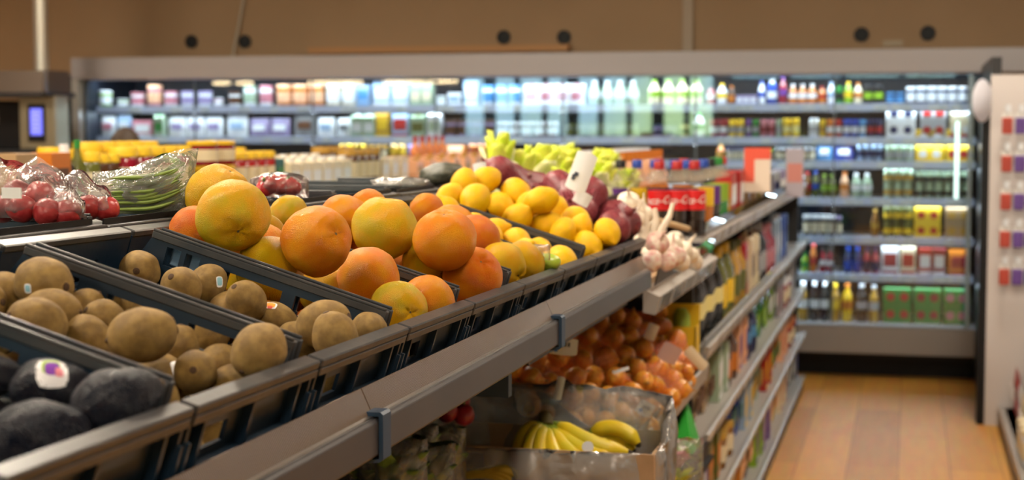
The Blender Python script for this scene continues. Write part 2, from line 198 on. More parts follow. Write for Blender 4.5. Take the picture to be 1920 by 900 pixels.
ONIONS=[[-0.7853,3.9517,1.0346,0.0257,1],[-0.8113,3.8272,1.0535,0.024,1],[-0.8067,3.4715,1.0502,0.024,1],[-0.7812,3.5847,1.0316,0.024,1],[-0.7484,3.7085,1.0078,0.024,1],[-0.7234,3.8711,0.9896,0.0304,1],[-0.7503,4.1054,1.0092,0.0294,1],[-0.7321,4.2622,0.9959,0.026,1],[-0.7902,4.3713,1.0382,0.0268,1],[-0.7564,4.4427,1.0137,0.0272,1],[-0.7761,3.2851,1.028,0.025,1],[-0.7497,3.3488,1.0088,0.024,1],[-0.7299,3.532,0.9944,0.0242,1],[-0.7068,3.3862,0.9776,0.024,1],[-0.7112,3.6509,0.9808,0.024,1],[-0.6902,3.4938,0.9655,0.024,1],[-0.6637,3.5736,0.9463,0.0256,1],[-0.6816,3.7746,0.9593,0.0257,1],[-0.6365,3.7477,0.9265,0.0268,1],[-0.638,3.9315,0.9278,0.0254,1],[-0.615,3.9708,0.9108,0.0242,1],[-0.5768,3.9754,0.8831,0.0242,1],[-0.572,4.1216,0.8797,0.0264,1],[-0.5999,3.7772,0.8999,0.0256,1],[-0.6367,4.136,0.9267,0.0322,1],[-0.645,4.3261,0.9327,0.0249,1],[-0.6913,4.2476,0.9665,0.0274,1],[-0.7046,4.0314,0.976,0.0274,1],[-0.5898,4.3322,0.8926,0.0248,1],[-0.593,4.5109,0.8949,0.0243,1],[-0.6568,4.6458,0.9413,0.0282,1],[-0.7023,4.674,0.9743,0.0268,1],[-0.7367,4.8248,0.9993,0.0261,1],[-0.6681,4.0046,0.9495,0.024,1],[-0.801,4.1988,1.046,0.024,1],[-0.7203,4.4657,0.9873,0.0242,1],[-0.5973,4.1642,0.8979,0.0253,1],[-0.8477,3.4828,1.0799,0.024,1],[-0.8109,3.2602,1.0532,0.024,1],[-0.6149,4.2817,0.9108,0.024,1],[-0.8122,3.8433,0.9961,0.026,0],[-0.727,3.6365,0.9342,0.026,0],[-0.8208,4.3454,1.0023,0.026,0],[-0.7367,4.2313,0.9412,0.026,0],[-0.6971,3.7433,0.9124,0.026,0],[-0.8149,4.2275,0.9981,0.026,0],[-0.6092,3.9436,0.8486,0.026,0],[-0.8324,4.4056,1.0107,0.026,0],[-0.7091,3.5832,0.9212,0.026,0],[-0.7389,3.4154,0.9428,0.026,0],[-0.6249,4.3176,0.86,0.026,0],[-0.663,3.9994,0.8877,0.026,0],[-0.7557,4.1172,0.955,0.026,0],[-0.8728,3.4453,1.0401,0.026,0],[-0.7956,3.3283,0.984,0.026,0],[-0.7482,3.7064,0.9496,0.026,0],[-0.6872,4.3423,0.9053,0.026,0],[-0.7287,3.5128,0.9354,0.026,0],[-0.8067,3.9166,0.9921,0.026,0],[-0.8491,3.506,1.0229,0.026,0],[-0.8338,3.5673,1.0118,0.026,0],[-0.8313,3.4369,1.0099,0.026,0],[-0.6729,4.2758,0.8949,0.026,0],[-0.7154,4.0079,0.9257,0.026,0],[-0.7277,4.7048,0.9347,0.026,0],[-0.68,3.9372,0.9,0.026,0],[-0.8148,4.1686,0.9979,0.026,0],[-0.852,4.2033,1.025,0.026,0],[-0.6415,3.7682,0.8721,0.026,0],[-0.8389,3.2783,1.0154,0.026,0],[-0.7957,4.4726,0.9841,0.026,0],[-0.7486,3.3376,0.9499,0.026,0],[-0.7834,3.5734,0.9752,0.026,0],[-0.7032,3.8078,0.9169,0.026,0],[-0.6356,4.1285,0.8678,0.026,0],[-0.6927,4.6777,0.9093,0.026,0],[-0.8012,3.968,0.9881,0.026,0],[-0.7742,3.5025,0.9684,0.026,0],[-0.652,4.1759,0.8797,0.026,0],[-0.7784,3.2793,0.9715,0.026,0],[-0.6022,4.1857,0.8435,0.026,0],[-0.7869,3.7439,0.9777,0.026,0],[-0.7353,4.6353,0.9402,0.026,0],[-0.6041,4.0929,0.8449,0.026,0],[-0.7698,3.6545,0.9652,0.026,0],[-0.7572,4.0574,0.9561,0.026,0],[-0.6369,4.5249,0.8687,0.026,0],[-0.7415,4.4465,0.9447,0.026,0],[-0.7499,3.9003,0.9508,0.026,0],[-0.7895,4.4219,0.9796,0.026,0],[-0.7513,4.8045,0.9518,0.026,0],[-0.7599,4.2864,0.9581,0.026,0],[-0.8277,3.7906,1.0073,0.026,0],[-0.6671,3.5557,0.8906,0.026,0],[-0.6047,4.4876,0.8453,0.026,0],[-0.6903,4.152,0.9075,0.026,0],[-0.8572,3.8375,1.0288,0.026,0],[-0.698,3.4645,0.9131,0.026,0],[-0.7968,3.3797,0.9849,0.026,0],[-0.7416,3.7712,0.9448,0.026,0],[-0.6071,4.0058,0.8471,0.026,0],[-0.7325,3.8472,0.9382,0.026,0],[-0.6411,4.2423,0.8717,0.026,0],[-0.6878,4.6177,0.9057,0.026,0],[-0.6579,3.7162,0.8839,0.026,0],[-0.8119,3.6224,0.9959,0.026,0],[-0.8027,4.0891,0.9892,0.026,0],[-0.9007,3.5054,1.0603,0.026,0],[-0.7429,4.4984,0.9457,0.026,0],[-0.7139,4.0592,0.9247,0.026,0],[-0.7074,3.3704,0.9199,0.026,0],[-0.8439,3.9619,1.0191,0.026,0],[-0.6006,3.7774,0.8423,0.026,0],[-0.6536,4.6515,0.8809,0.026,0]]
HEAP={
0:[['avo',-0.0528,0.2582,-0.0063,0.0348,1],['avo',-0.1162,0.2622,-0.0172,0.0301,1],['avo',-0.164,0.2577,-0.0234,0.0219,1],['avo',-0.0825,0.1993,-0.038,0.0373,1],['avo',-0.164,0.2695,-0.0596,0.0216,1],['avo',-0.1383,0.1959,-0.0721,0.026,1],['avo',-0.2803,0.159,-0.094,0.0378,0],['avo',-0.1652,0.0614,-0.094,0.0378,0],['avo',-0.3471,0.2188,-0.094,0.0378,0],['avo',-0.0553,0.1439,-0.094,0.0378,0],['avo',-0.1956,0.1992,-0.094,0.0378,0],['avo',-0.2615,0.0543,-0.094,0.0378,0],['avo',-0.09,0.0679,-0.094,0.0378,0],['avo',-0.2003,0.1267,-0.094,0.0378,0],['avo',-0.0966,0.2502,-0.094,0.0378,0],['avo',-0.2578,0.2436,-0.094,0.0378,0],['avo',-0.3444,0.0604,-0.094,0.0378,0],['avo',-0.1272,0.1283,-0.094,0.0378,0],['avo',-0.3476,0.1446,-0.094,0.0378,0]],
1:[['kiwi',-0.2999,0.2512,-0.0122,0.031,1],['kiwi',-0.3426,0.263,-0.0423,0.0283,1],['kiwi',-0.2643,0.2144,-0.0296,0.0289,1],['kiwi',-0.2566,0.2667,-0.031,0.0241,1],['kiwi',-0.2499,0.1647,-0.0292,0.0285,1],['kiwi',-0.3443,0.2129,-0.0458,0.0274,1],['kiwi',-0.2132,0.2064,-0.0376,0.0242,1],['kiwi',-0.2199,0.2463,-0.0251,0.0228,1],['kiwi',-0.1487,0.1846,-0.0095,0.0309,1],['kiwi',-0.1429,0.2681,-0.032,0.0225,1],['kiwi',-0.2141,0.2674,-0.0682,0.0234,1],['kiwi',-0.1395,0.2309,-0.0552,0.0244,1],['kiwi',-0.0948,0.2099,-0.0335,0.024,1],['kiwi',-0.0459,0.2357,0.0017,0.0294,1],['kiwi',-0.0968,0.2676,-0.0353,0.023,1],['kiwi',-0.0655,0.2402,-0.0417,0.0237,1],['kiwi',-0.1202,0.2674,-0.0764,0.0233,1],['kiwi',-0.3025,0.1829,-0.102,0.028,0],['kiwi',-0.0552,0.2095,-0.102,0.028,0],['kiwi',-0.2972,0.0869,-0.102,0.028,0],['kiwi',-0.2621,0.139,-0.102,0.028,0],['kiwi',-0.2344,0.209,-0.102,0.028,0],['kiwi',-0.0923,0.0638,-0.102,0.028,0],['kiwi',-0.069,0.1518,-0.102,0.028,0],['kiwi',-0.1606,0.1182,-0.102,0.028,0],['kiwi',-0.2131,0.1603,-0.102,0.028,0],['kiwi',-0.1087,0.204,-0.102,0.028,0],['kiwi',-0.1439,0.1675,-0.102,0.028,0],['kiwi',-0.1775,0.2282,-0.102,0.028,0],['kiwi',-0.2354,0.0543,-0.102,0.028,0],['kiwi',-0.353,0.258,-0.102,0.028,0],['kiwi',-0.1054,0.1136,-0.102,0.028,0],['kiwi',-0.1524,0.0461,-0.102,0.028,0],['kiwi',-0.3534,0.0618,-0.102,0.028,0],['kiwi',-0.3582,0.1878,-0.102,0.028,0],['kiwi',-0.2834,0.2343,-0.102,0.028,0],['kiwi',-0.3227,0.1347,-0.102,0.028,0],['kiwi',-0.0463,0.0931,-0.102,0.028,0],['kiwi',-0.0679,0.259,-0.102,0.028,0],['kiwi',-0.2185,0.1059,-0.102,0.028,0],['kiwi',-0.1813,0.1743,-0.0643,0.028,0],['kiwi',-0.1102,0.167,-0.0643,0.028,0]],
2:[['kiwi',-0.3438,0.2631,-0.0381,0.0282,1],['kiwi',-0.265,0.2176,-0.0306,0.0266,1],['kiwi',-0.2546,0.2655,-0.0268,0.0254,1],['kiwi',-0.1853,0.2282,-0.0213,0.0258,1],['kiwi',-0.2152,0.2526,-0.0472,0.0258,1],['kiwi',-0.1572,0.2646,-0.0418,0.0265,1],['kiwi',-0.0777,0.2097,-0.012,0.0315,1],['kiwi',-0.1086,0.2319,-0.0458,0.0249,1],['kiwi',-0.0455,0.1658,-0.0132,0.0288,1],['kiwi',-0.0406,0.2674,-0.0132,0.0233,1],['kiwi',-0.1053,0.2677,-0.0698,0.023,1],['kiwi',-0.2696,0.2661,-0.0716,0.0248,1],['kiwi',-0.0478,0.2229,-0.102,0.028,0],['kiwi',-0.0777,0.1352,-0.102,0.028,0],['kiwi',-0.1357,0.2464,-0.102,0.028,0],['kiwi',-0.2397,0.0909,-0.102,0.028,0],['kiwi',-0.3066,0.246,-0.102,0.028,0],['kiwi',-0.3375,0.1911,-0.102,0.028,0],['kiwi',-0.1402,0.1819,-0.102,0.028,0],['kiwi',-0.2248,0.1549,-0.102,0.028,0],['kiwi',-0.1827,0.2275,-0.102,0.028,0],['kiwi',-0.153,0.0467,-0.102,0.028,0],['kiwi',-0.0894,0.0404,-0.102,0.028,0],['kiwi',-0.3113,0.0501,-0.102,0.028,0],['kiwi',-0.3285,0.1225,-0.102,0.028,0],['kiwi',-0.1131,0.0991,-0.102,0.028,0],['kiwi',-0.2848,0.1485,-0.102,0.028,0],['kiwi',-0.2454,0.2156,-0.102,0.028,0],['kiwi',-0.1776,0.0934,-0.102,0.028,0],['kiwi',-0.0478,0.0755,-0.102,0.028,0],['kiwi',-0.0884,0.1907,-0.102,0.028,0],['kiwi',-0.2113,0.044,-0.102,0.028,0],['kiwi',-0.3578,0.0803,-0.102,0.028,0],['kiwi',-0.0488,0.1604,-0.0643,0.028,0],['kiwi',-0.3564,0.2568,-0.102,0.028,0],['kiwi',-0.0562,0.2576,-0.0643,0.028,0],['kiwi',-0.2091,0.203,-0.0643,0.028,0],['kiwi',-0.2985,0.2032,-0.0643,0.028,0],['kiwi',-0.1753,0.144,-0.102,0.028,0]],
3:[['gfy',-0.3822,0.2311,0.0369,0.0461,1],['gfy',-0.2912,0.0763,0.0455,0.0476,1],['gfo',-0.1753,0.0847,0.0475,0.0453,1],['gfo',-0.3535,0.1233,-0.0025,0.0374,1],['gfo',-0.2938,0.2057,-0.0129,0.0404,1],['gfy',-0.3134,0.2634,0.0034,0.0267,1],['gfy',-0.2323,0.1031,-0.012,0.0444,1],['gfy',-0.2874,0.1423,-0.0533,0.0398,1],['gfy',-0.1828,0.2067,-0.0346,0.0378,1],['gfo',-0.1244,0.1835,0.0054,0.0414,1],['gfo',-0.1335,0.2548,-0.0251,0.0361,1],['gfy',-0.0624,0.1468,-0.017,0.0388,1],['gfo',-0.0555,0.2525,-0.0149,0.0385,1],['gfo',-0.2358,0.2551,-0.0685,0.0357,1],['gfo',-0.0825,0.0793,-0.086,0.0433,0],['gfo',-0.1552,0.1271,-0.086,0.0433,0],['gfo',-0.3283,0.2031,-0.086,0.0433,0],['gfo',-0.0904,0.2053,-0.086,0.0433,0],['gfo',-0.2851,0.0561,-0.086,0.0433,0],['gfo',-0.2026,0.0608,-0.086,0.0433,0]],
4:[['gfy',-0.2063,0.1597,0.0329,0.0493,1],['gfo',-0.1046,0.1348,0.0497,0.0475,1],['gfo',-0.2826,0.192,0.0207,0.0397,1],['gfo',-0.2684,0.2518,-0.016,0.0364,1],['gfo',-0.1832,0.2496,-0.0275,0.0417,1],['gfy',-0.1387,0.1961,-0.0009,0.0375,1],['gfo',-0.0985,0.2507,-0.04,0.0405,1],['gfo',-0.0614,0.1928,0.0015,0.0449,1],['gfy',-0.3592,0.1591,0.0052,0.0312,1],['gfo',-0.2818,0.2958,0.0321,0.0343,1],['gfo',-0.132,0.1182,-0.086,0.0433,0],['gfo',-0.2915,0.0899,-0.086,0.0433,0],['gfo',-0.2121,0.1989,-0.086,0.0433,0],['gfo',-0.3169,0.1894,-0.086,0.0433,0],['gfo',-0.081,0.1838,-0.086,0.0433,0],['gfo',-0.2114,0.0722,-0.086,0.0433,0],['gfo',-0.0641,0.0583,-0.086,0.0433,0]],
5:[['gfo',-0.1419,0.1865,0.0179,0.0406,1],['gfy',-0.1306,0.2505,-0.014,0.0363,1],['gfy',-0.0791,0.1502,-0.0085,0.0415,1],['gfy',-0.0635,0.2312,-0.004,0.0386,1],['gfo',-0.2669,0.2786,0.0239,0.0312,1],['gfo',-0.2034,0.2464,0.0096,0.0451,1],['gfo',-0.2641,0.1883,-0.086,0.0433,0],['gfo',-0.1613,0.125,-0.086,0.0433,0],['gfo',-0.1026,0.2182,-0.086,0.0433,0],['gfo',-0.1841,0.2372,-0.086,0.0433,0],['gfo',-0.0626,0.1081,-0.086,0.0433,0],['gfo',-0.2574,0.0851,-0.086,0.0433,0],['gfo',-0.3324,0.1229,-0.086,0.0433,0],['gfo',-0.342,0.232,-0.086,0.0433,0]],
6:[['lem',-0.1499,0.2301,-0.0121,0.031,1],['lem',-0.2005,0.2433,-0.0067,0.0275,1],['lem',-0.2474,0.2619,-0.0139,0.0302,1],['lem',-0.1931,0.1944,-0.0165,0.0296,1],['lem',-0.0474,0.1936,-0.0134,0.0316,1],['lem',-0.1191,0.1878,-0.0206,0.0291,1],['lem',-0.0749,0.2333,-0.0314,0.0267,1],['lem',-0.3046,0.265,0.0004,0.0267,1],['lem',-0.1103,0.2637,-0.0187,0.0281,1],['lem',-0.1021,0.2503,-0.101,0.0297,0],['lem',-0.1639,0.2463,-0.101,0.0297,0],['lem',-0.2167,0.0637,-0.101,0.0297,0],['lem',-0.2292,0.1842,-0.101,0.0297,0],['lem',-0.1094,0.0679,-0.101,0.0297,0],['lem',-0.3099,0.2396,-0.101,0.0297,0],['lem',-0.3493,0.0492,-0.101,0.0297,0],['lem',-0.0848,0.1987,-0.101,0.0297,0],['lem',-0.332,0.1887,-0.101,0.0297,0],['lem',-0.1515,0.1279,-0.101,0.0297,0],['lem',-0.2494,0.121,-0.101,0.0297,0],['lem',-0.3055,0.0956,-0.101,0.0297,0],['lem',-0.1703,0.1851,-0.101,0.0297,0],['lem',-0.2255,0.2408,-0.101,0.0297,0],['lem',-0.2795,0.164,-0.101,0.0297,0],['lem',-0.0495,0.1557,-0.101,0.0297,0],['lem',-0.1647,0.0728,-0.101,0.0297,0],['lem',-0.3423,0.137,-0.101,0.0297,0],['lem',-0.0703,0.1069,-0.101,0.0297,0],['lem',-0.0546,0.0556,-0.101,0.0297,0],['lem',-0.2691,0.0435,-0.101,0.0297,0],['lem',-0.048,0.2408,-0.101,0.0297,0],['lem',-0.122,0.1495,-0.0619,0.0297,0],['lem',-0.2705,0.257,-0.0619,0.0297,0],['lem',-0.2034,0.1594,-0.0619,0.0297,0],['lem',-0.1294,0.2211,-0.0619,0.0297,0],['lem',-0.1923,0.2245,-0.0619,0.0297,0]],
7:[['lem',-0.3623,0.2412,0.0272,0.0329,1],['lem',-0.3328,0.2901,0.0435,0.0343,1],['lem',-0.3053,0.1473,0.0153,0.0362,1],['lem',-0.3621,0.1537,0.0032,0.03,1],['lem',-0.2755,0.2563,0.0076,0.0315,1],['lem',-0.2621,0.305,0.0389,0.0358,1],['lem',-0.1861,0.2213,0.0493,0.033,1],['lem',-0.2203,0.2684,0.0211,0.0303,1],['lem',-0.2228,0.2165,-0.0034,0.0347,1],['lem',-0.1603,0.243,-0.0,0.0347,1],['lem',-0.1672,0.305,0.0233,0.0327,1],['lem',-0.1176,0.2793,0.0272,0.0307,1],['lem',-0.115,0.1864,0.0002,0.0313,1],['lem',-0.0911,0.2319,0.0153,0.0295,1],['lem',-0.0582,0.1846,-0.007,0.0335,1],['lem',-0.0524,0.2635,0.0046,0.0284,1],['lem',-0.0331,0.2212,0.0283,0.0307,1],['lem',-0.3479,0.1851,-0.101,0.0297,0],['lem',-0.1273,0.1402,-0.101,0.0297,0],['lem',-0.1799,0.1596,-0.101,0.0297,0],['lem',-0.2918,0.2481,-0.101,0.0297,0],['lem',-0.2626,0.0417,-0.101,0.0297,0],['lem',-0.0601,0.217,-0.101,0.0297,0],['lem',-0.3067,0.0979,-0.101,0.0297,0],['lem',-0.1763,0.2526,-0.101,0.0297,0],['lem',-0.1188,0.0759,-0.101,0.0297,0],['lem',-0.2379,0.2264,-0.101,0.0297,0],['lem',-0.1216,0.2202,-0.101,0.0297,0],['lem',-0.2509,0.1246,-0.101,0.0297,0],['lem',-0.3453,0.2563,-0.101,0.0297,0],['lem',-0.2101,0.0585,-0.101,0.0297,0],['lem',-0.2936,0.1929,-0.101,0.0297,0],['lem',-0.0514,0.0892,-0.101,0.0297,0],['lem',-0.3476,0.0462,-0.101,0.0297,0],['lem',-0.171,0.0992,-0.101,0.0297,0],['lem',-0.0693,0.1544,-0.101,0.0297,0],['lem',-0.358,0.1226,-0.101,0.0297,0],['lem',-0.2579,0.2561,-0.0619,0.0297,0],['lem',-0.2007,0.1926,-0.0619,0.0297,0],['lem',-0.1302,0.2557,-0.0619,0.0297,0],['lem',-0.3289,0.2224,-0.0619,0.0297,0],['lem',-0.0971,0.1849,-0.0619,0.0297,0],['lem',-0.3116,0.1391,-0.0619,0.0297,0],['lem',-0.2312,0.1734,-0.101,0.0297,0],['lem',-0.0542,0.2582,-0.0619,0.0297,0],['lem',-0.2665,0.1659,-0.0619,0.0297,0],['lem',-0.1494,0.1807,-0.0619,0.0297,0]],
8:[['ron',-0.3573,0.1959,0.0512,0.0378,1],['ron',-0.3345,0.2612,0.0376,0.0379,1],['ron',-0.2812,0.305,0.0345,0.0363,1],['ron',-0.2292,0.2662,0.0571,0.0375,1],['ron',-0.1894,0.2203,0.0273,0.0351,1],['ron',-0.1396,0.1865,0.0669,0.0422,1],['ron',-0.1321,0.1263,0.03,0.034,1],['ron',-0.1236,0.253,0.0232,0.0384,1],['ron',-0.0706,0.1879,0.0374,0.0384,1],['ron',-0.0551,0.1207,0.0183,0.0385,1],['ron',-0.0536,0.2544,0.0238,0.0368,1],['ron',-0.2716,0.2337,0.0165,0.0346,1],['ron',-0.3298,0.0695,-0.096,0.0333,0],['ron',-0.1183,0.0848,-0.096,0.0333,0],['ron',-0.2919,0.2027,-0.096,0.0333,0],['ron',-0.1874,0.1624,-0.096,0.0333,0],['ron',-0.2311,0.0518,-0.096,0.0333,0],['ron',-0.1098,0.1822,-0.096,0.0333,0],['ron',-0.1642,0.2523,-0.096,0.0333,0],['ron',-0.0987,0.251,-0.096,0.0333,0],['ron',-0.2768,0.1118,-0.096,0.0333,0],['ron',-0.3423,0.1391,-0.096,0.0333,0],['ron',-0.2454,0.2524,-0.096,0.0333,0],['ron',-0.053,0.0691,-0.096,0.0333,0],['ron',-0.3512,0.2328,-0.096,0.0333,0],['ron',-0.0552,0.1379,-0.096,0.0333,0],['ron',-0.1687,0.0474,-0.096,0.0333,0],['ron',-0.2028,0.216,-0.0496,0.0333,0],['ron',-0.1145,0.1319,-0.0496,0.0333,0],['ron',-0.303,0.2523,-0.0496,0.0333,0],['ron',-0.0594,0.1833,-0.0496,0.0333,0],['ron',-0.1734,0.1079,-0.0496,0.0333,0],['ron',-0.3519,0.1837,-0.0496,0.0333,0],['ron',-0.1329,0.2215,-0.0496,0.0333,0],['ron',-0.0534,0.2491,-0.0496,0.0333,0]],
}
# ------------------------------------------------------------------ the room
def wall_box(name, a, b, m): return struct(MB().box(a, b).build(name, m))
wall_m = mat('tan_wall', (.36,.23,.125), .75, noise_c=(.38,.245,.135), noise_s=1.5)
plain_m = mat('plain_wall', (.30,.27,.23), .8)
ceil_m = mat('ceiling_paint', (.45,.41,.36), .85)
# plank floor: boards run along Y
fm = bpy.data.materials.new('plank_floor'); fm.use_nodes = True; nt = fm.node_tree; b = nt.nodes['Principled BSDF']; L = nt.links.new
tc = nt.nodes.new('ShaderNodeTexCoord'); mp = nt.nodes.new('ShaderNodeMapping'); mp.inputs['Rotation'].default_value = (0,0,R(90)); mp.inputs['Location'].default_value = (0,.03,0)
br = nt.nodes.new('ShaderNodeTexBrick'); br.inputs['Scale'].default_value = 1; br.inputs['Brick Width'].default_value = 1.5; br.inputs['Row Height'].default_value = .23; br.inputs['Mortar Size'].default_value = .0015
br.inputs['Color1'].default_value = (.60,.30,.062,1); br.inputs['Color2'].default_value = (.45,.22,.05,1); br.inputs['Mortar'].default_value = (.16,.08,.03,1)
no = nt.nodes.new('ShaderNodeTexNoise'); no.inputs['Scale'].default_value = 3; no.inputs['Detail'].default_value = 5
mp2 = nt.nodes.new('ShaderNodeMapping'); mp2.inputs['Scale'].default_value = (9,1,1)
mx = nt.nodes.new('ShaderNodeMixRGB'); mx.blend_type = 'OVERLAY'; mx.inputs[0].default_value = .25
L(tc.outputs['Object'], mp.inputs[0]); L(mp.outputs[0], br.inputs['Vector']); L(tc.outputs['Object'], mp2.inputs[0]); L(mp2.outputs[0], no.inputs['Vector'])
L(br.outputs['Color'], mx.inputs[1]); L(no.outputs['Color'], mx.inputs[2]); L(mx.outputs[0], b.inputs['Base Color']); b.inputs['Roughness'].default_value = .5; b.inputs['Specular IOR Level'].default_value = .22
X0, X1, Y0, Y1 = -12.0, 3.2, -6.0, 10.95
wall_box('floor', (X0-.1,Y0-.1,-.1), (X1+.1,Y1+.1,0), fm)
wall_box('ceiling', (X0-.1,Y0-.1,CEIL), (X1+.1,Y1+.1,CEIL+.1), ceil_m)
wall_box('wall_left', (X0-.1,Y0-.1,0), (X0,Y1+.1,CEIL), plain_m)
wall_box('wall_right', (X1,Y0-.1,0), (X1+.1,Y1+.1,CEIL), plain_m)
wall_box('wall_back', (X0,Y1,0), (X1,Y1+.1,CEIL), wall_m)
# the wall behind the camera has a wide shop window
WINS = [(-7.4,-3.1,1.38,2.75),(-2.9,2.6,2.32,2.80)]
m_ = MB(); xs = [X0, -7.4, -3.1, -2.9, 2.6, X1]
for i in range(5):
    w = [q for q in WINS if abs(q[0]-xs[i]) < .01]
    if w: m_.box((xs[i],Y0-.1,0), (xs[i+1],Y0,w[0][2])).box((xs[i],Y0-.1,w[0][3]), (xs[i+1],Y0,CEIL))
    else: m_.box((xs[i],Y0-.1,0), (xs[i+1],Y0,CEIL))
struct(m_.build('wall_front', plain_m))
for wi, (wa, wb, za, zb) in enumerate(WINS):
    wf = MB(); n = 9 if wi == 0 else 6
    for i in range(n+1):
        x = wa+(wb-wa)*i/n; hw_ = .05+.05*(i%3 == 1); wf.box((x-hw_,Y0-.08,za), (x+hw_,Y0-.02,zb))
    wf.box((wa,Y0-.08,za), (wb,Y0-.02,za+.06)).box((wa,Y0-.08,zb-.06), (wb,Y0-.02,zb))
    w1 = struct(wf.build('window_%d' % (wi+1), M['dark']))
# wall details above the cooler
struct(MB().box((-1.52,Y1-.03,2.07), (-1.45,Y1,CEIL)).build('trim_1', mat('pale_trim', (.42,.33,.24), .6)))
struct(MB().box((-4.2,Y1-.12,2.09), (-2.3,Y1-.02,2.135)).build('trim_2', mat('wood_trim', (.48,.24,.09), .6)))
for i, (x, z) in enumerate([(-5.155,2.195),(-4.732,2.19),(-2.781,2.195),(-2.349,2.189),(-.33,2.179),(.098,2.183)]):
    m_ = MB(); m_.lathe([(.0,0),(.046,0),(.05,.006),(.05,.012),(.042,.012),(.04,.003),(.0,.003)], 28)
    o = m_.build('wall_vent', M['black'], smooth=True); o.location = (x, Y1-.001, z); o.rotation_euler = (R(90),0,0)  # pure black colour stands in for the unlit recess of each hole
    tag(o, 'round black vent, %s of six on the wall above the cooler' % (['leftmost','second from left','third from left','fourth from left','fifth from left','rightmost'][i]), 'vent', 'round vents on the tan wall')
tag(MB().box((-.19,Y1-.008,2.10),(-.06,Y1,2.14)).build('wall_label', mat('tan_label',(.42,.33,.22),.5)), 'small pale label plate on the tan wall between the two rightmost vents', 'label')
pts = [(-4.70+.10*math.sin(t*1.5)-.12*(1-t), Y1-.03, 2.08+1.2*t) for t in [i/14 for i in range(15)]]
tag(MB().tube(pts, .009, 8).build('hanging_cable', mat('pale_cable', (.5,.45,.36), .5), smooth=True), 'pale cable hanging down the tan wall to the cooler top', 'cable')

# ceiling lamps (real fittings round the area lights)
for i, (x, y) in enumerate(LAMPS):
    t = empty('ceiling_lamp', (x, y, CEIL), 'square white ceiling lamp panel above the shop floor', 'lamp', 'square ceiling lamp panels')
    MB().box((-.32,-.32,-.05),(.32,.32,0)).build('lamp_frame', M['shelfw'], t)
    MB().box((-.27,-.27,-.058),(.27,.27,-.05)).build('diffuser', mat('lamp_diffuser', (.8,.75,.65), .5, emit=(1,.82,.6), emit_s=5), t)
for x, hl in ((-10.85,.12),(-10.45,.12),(-8.9,.44),(-7.75,.32),(-7.12,.22)):
    t = empty('pendant_lamp', (x, -3.9, 2.30), 'long warm pendant lamp hanging near the shop window', 'lamp', 'pendant lamps by the window')
    MB().box((-hl-.02,-.08,0),(hl+.02,.08,.05)).build('lamp_housing', M['black'], t)
    MB().box((-hl,-.07,-.03),(hl,.07,0)).build('diffuser', mat('pendant_diffuser', (.8,.7,.5), .5, emit=(1,.74,.42), emit_s=26), t)
    MB().tube([(-hl*.8,0,.05),(-hl*.8,0,CEIL-2.30)], .004, 6).tube([(hl*.8,0,.05),(hl*.8,0,CEIL-2.30)], .004, 6).build('cord', M['black'], t)

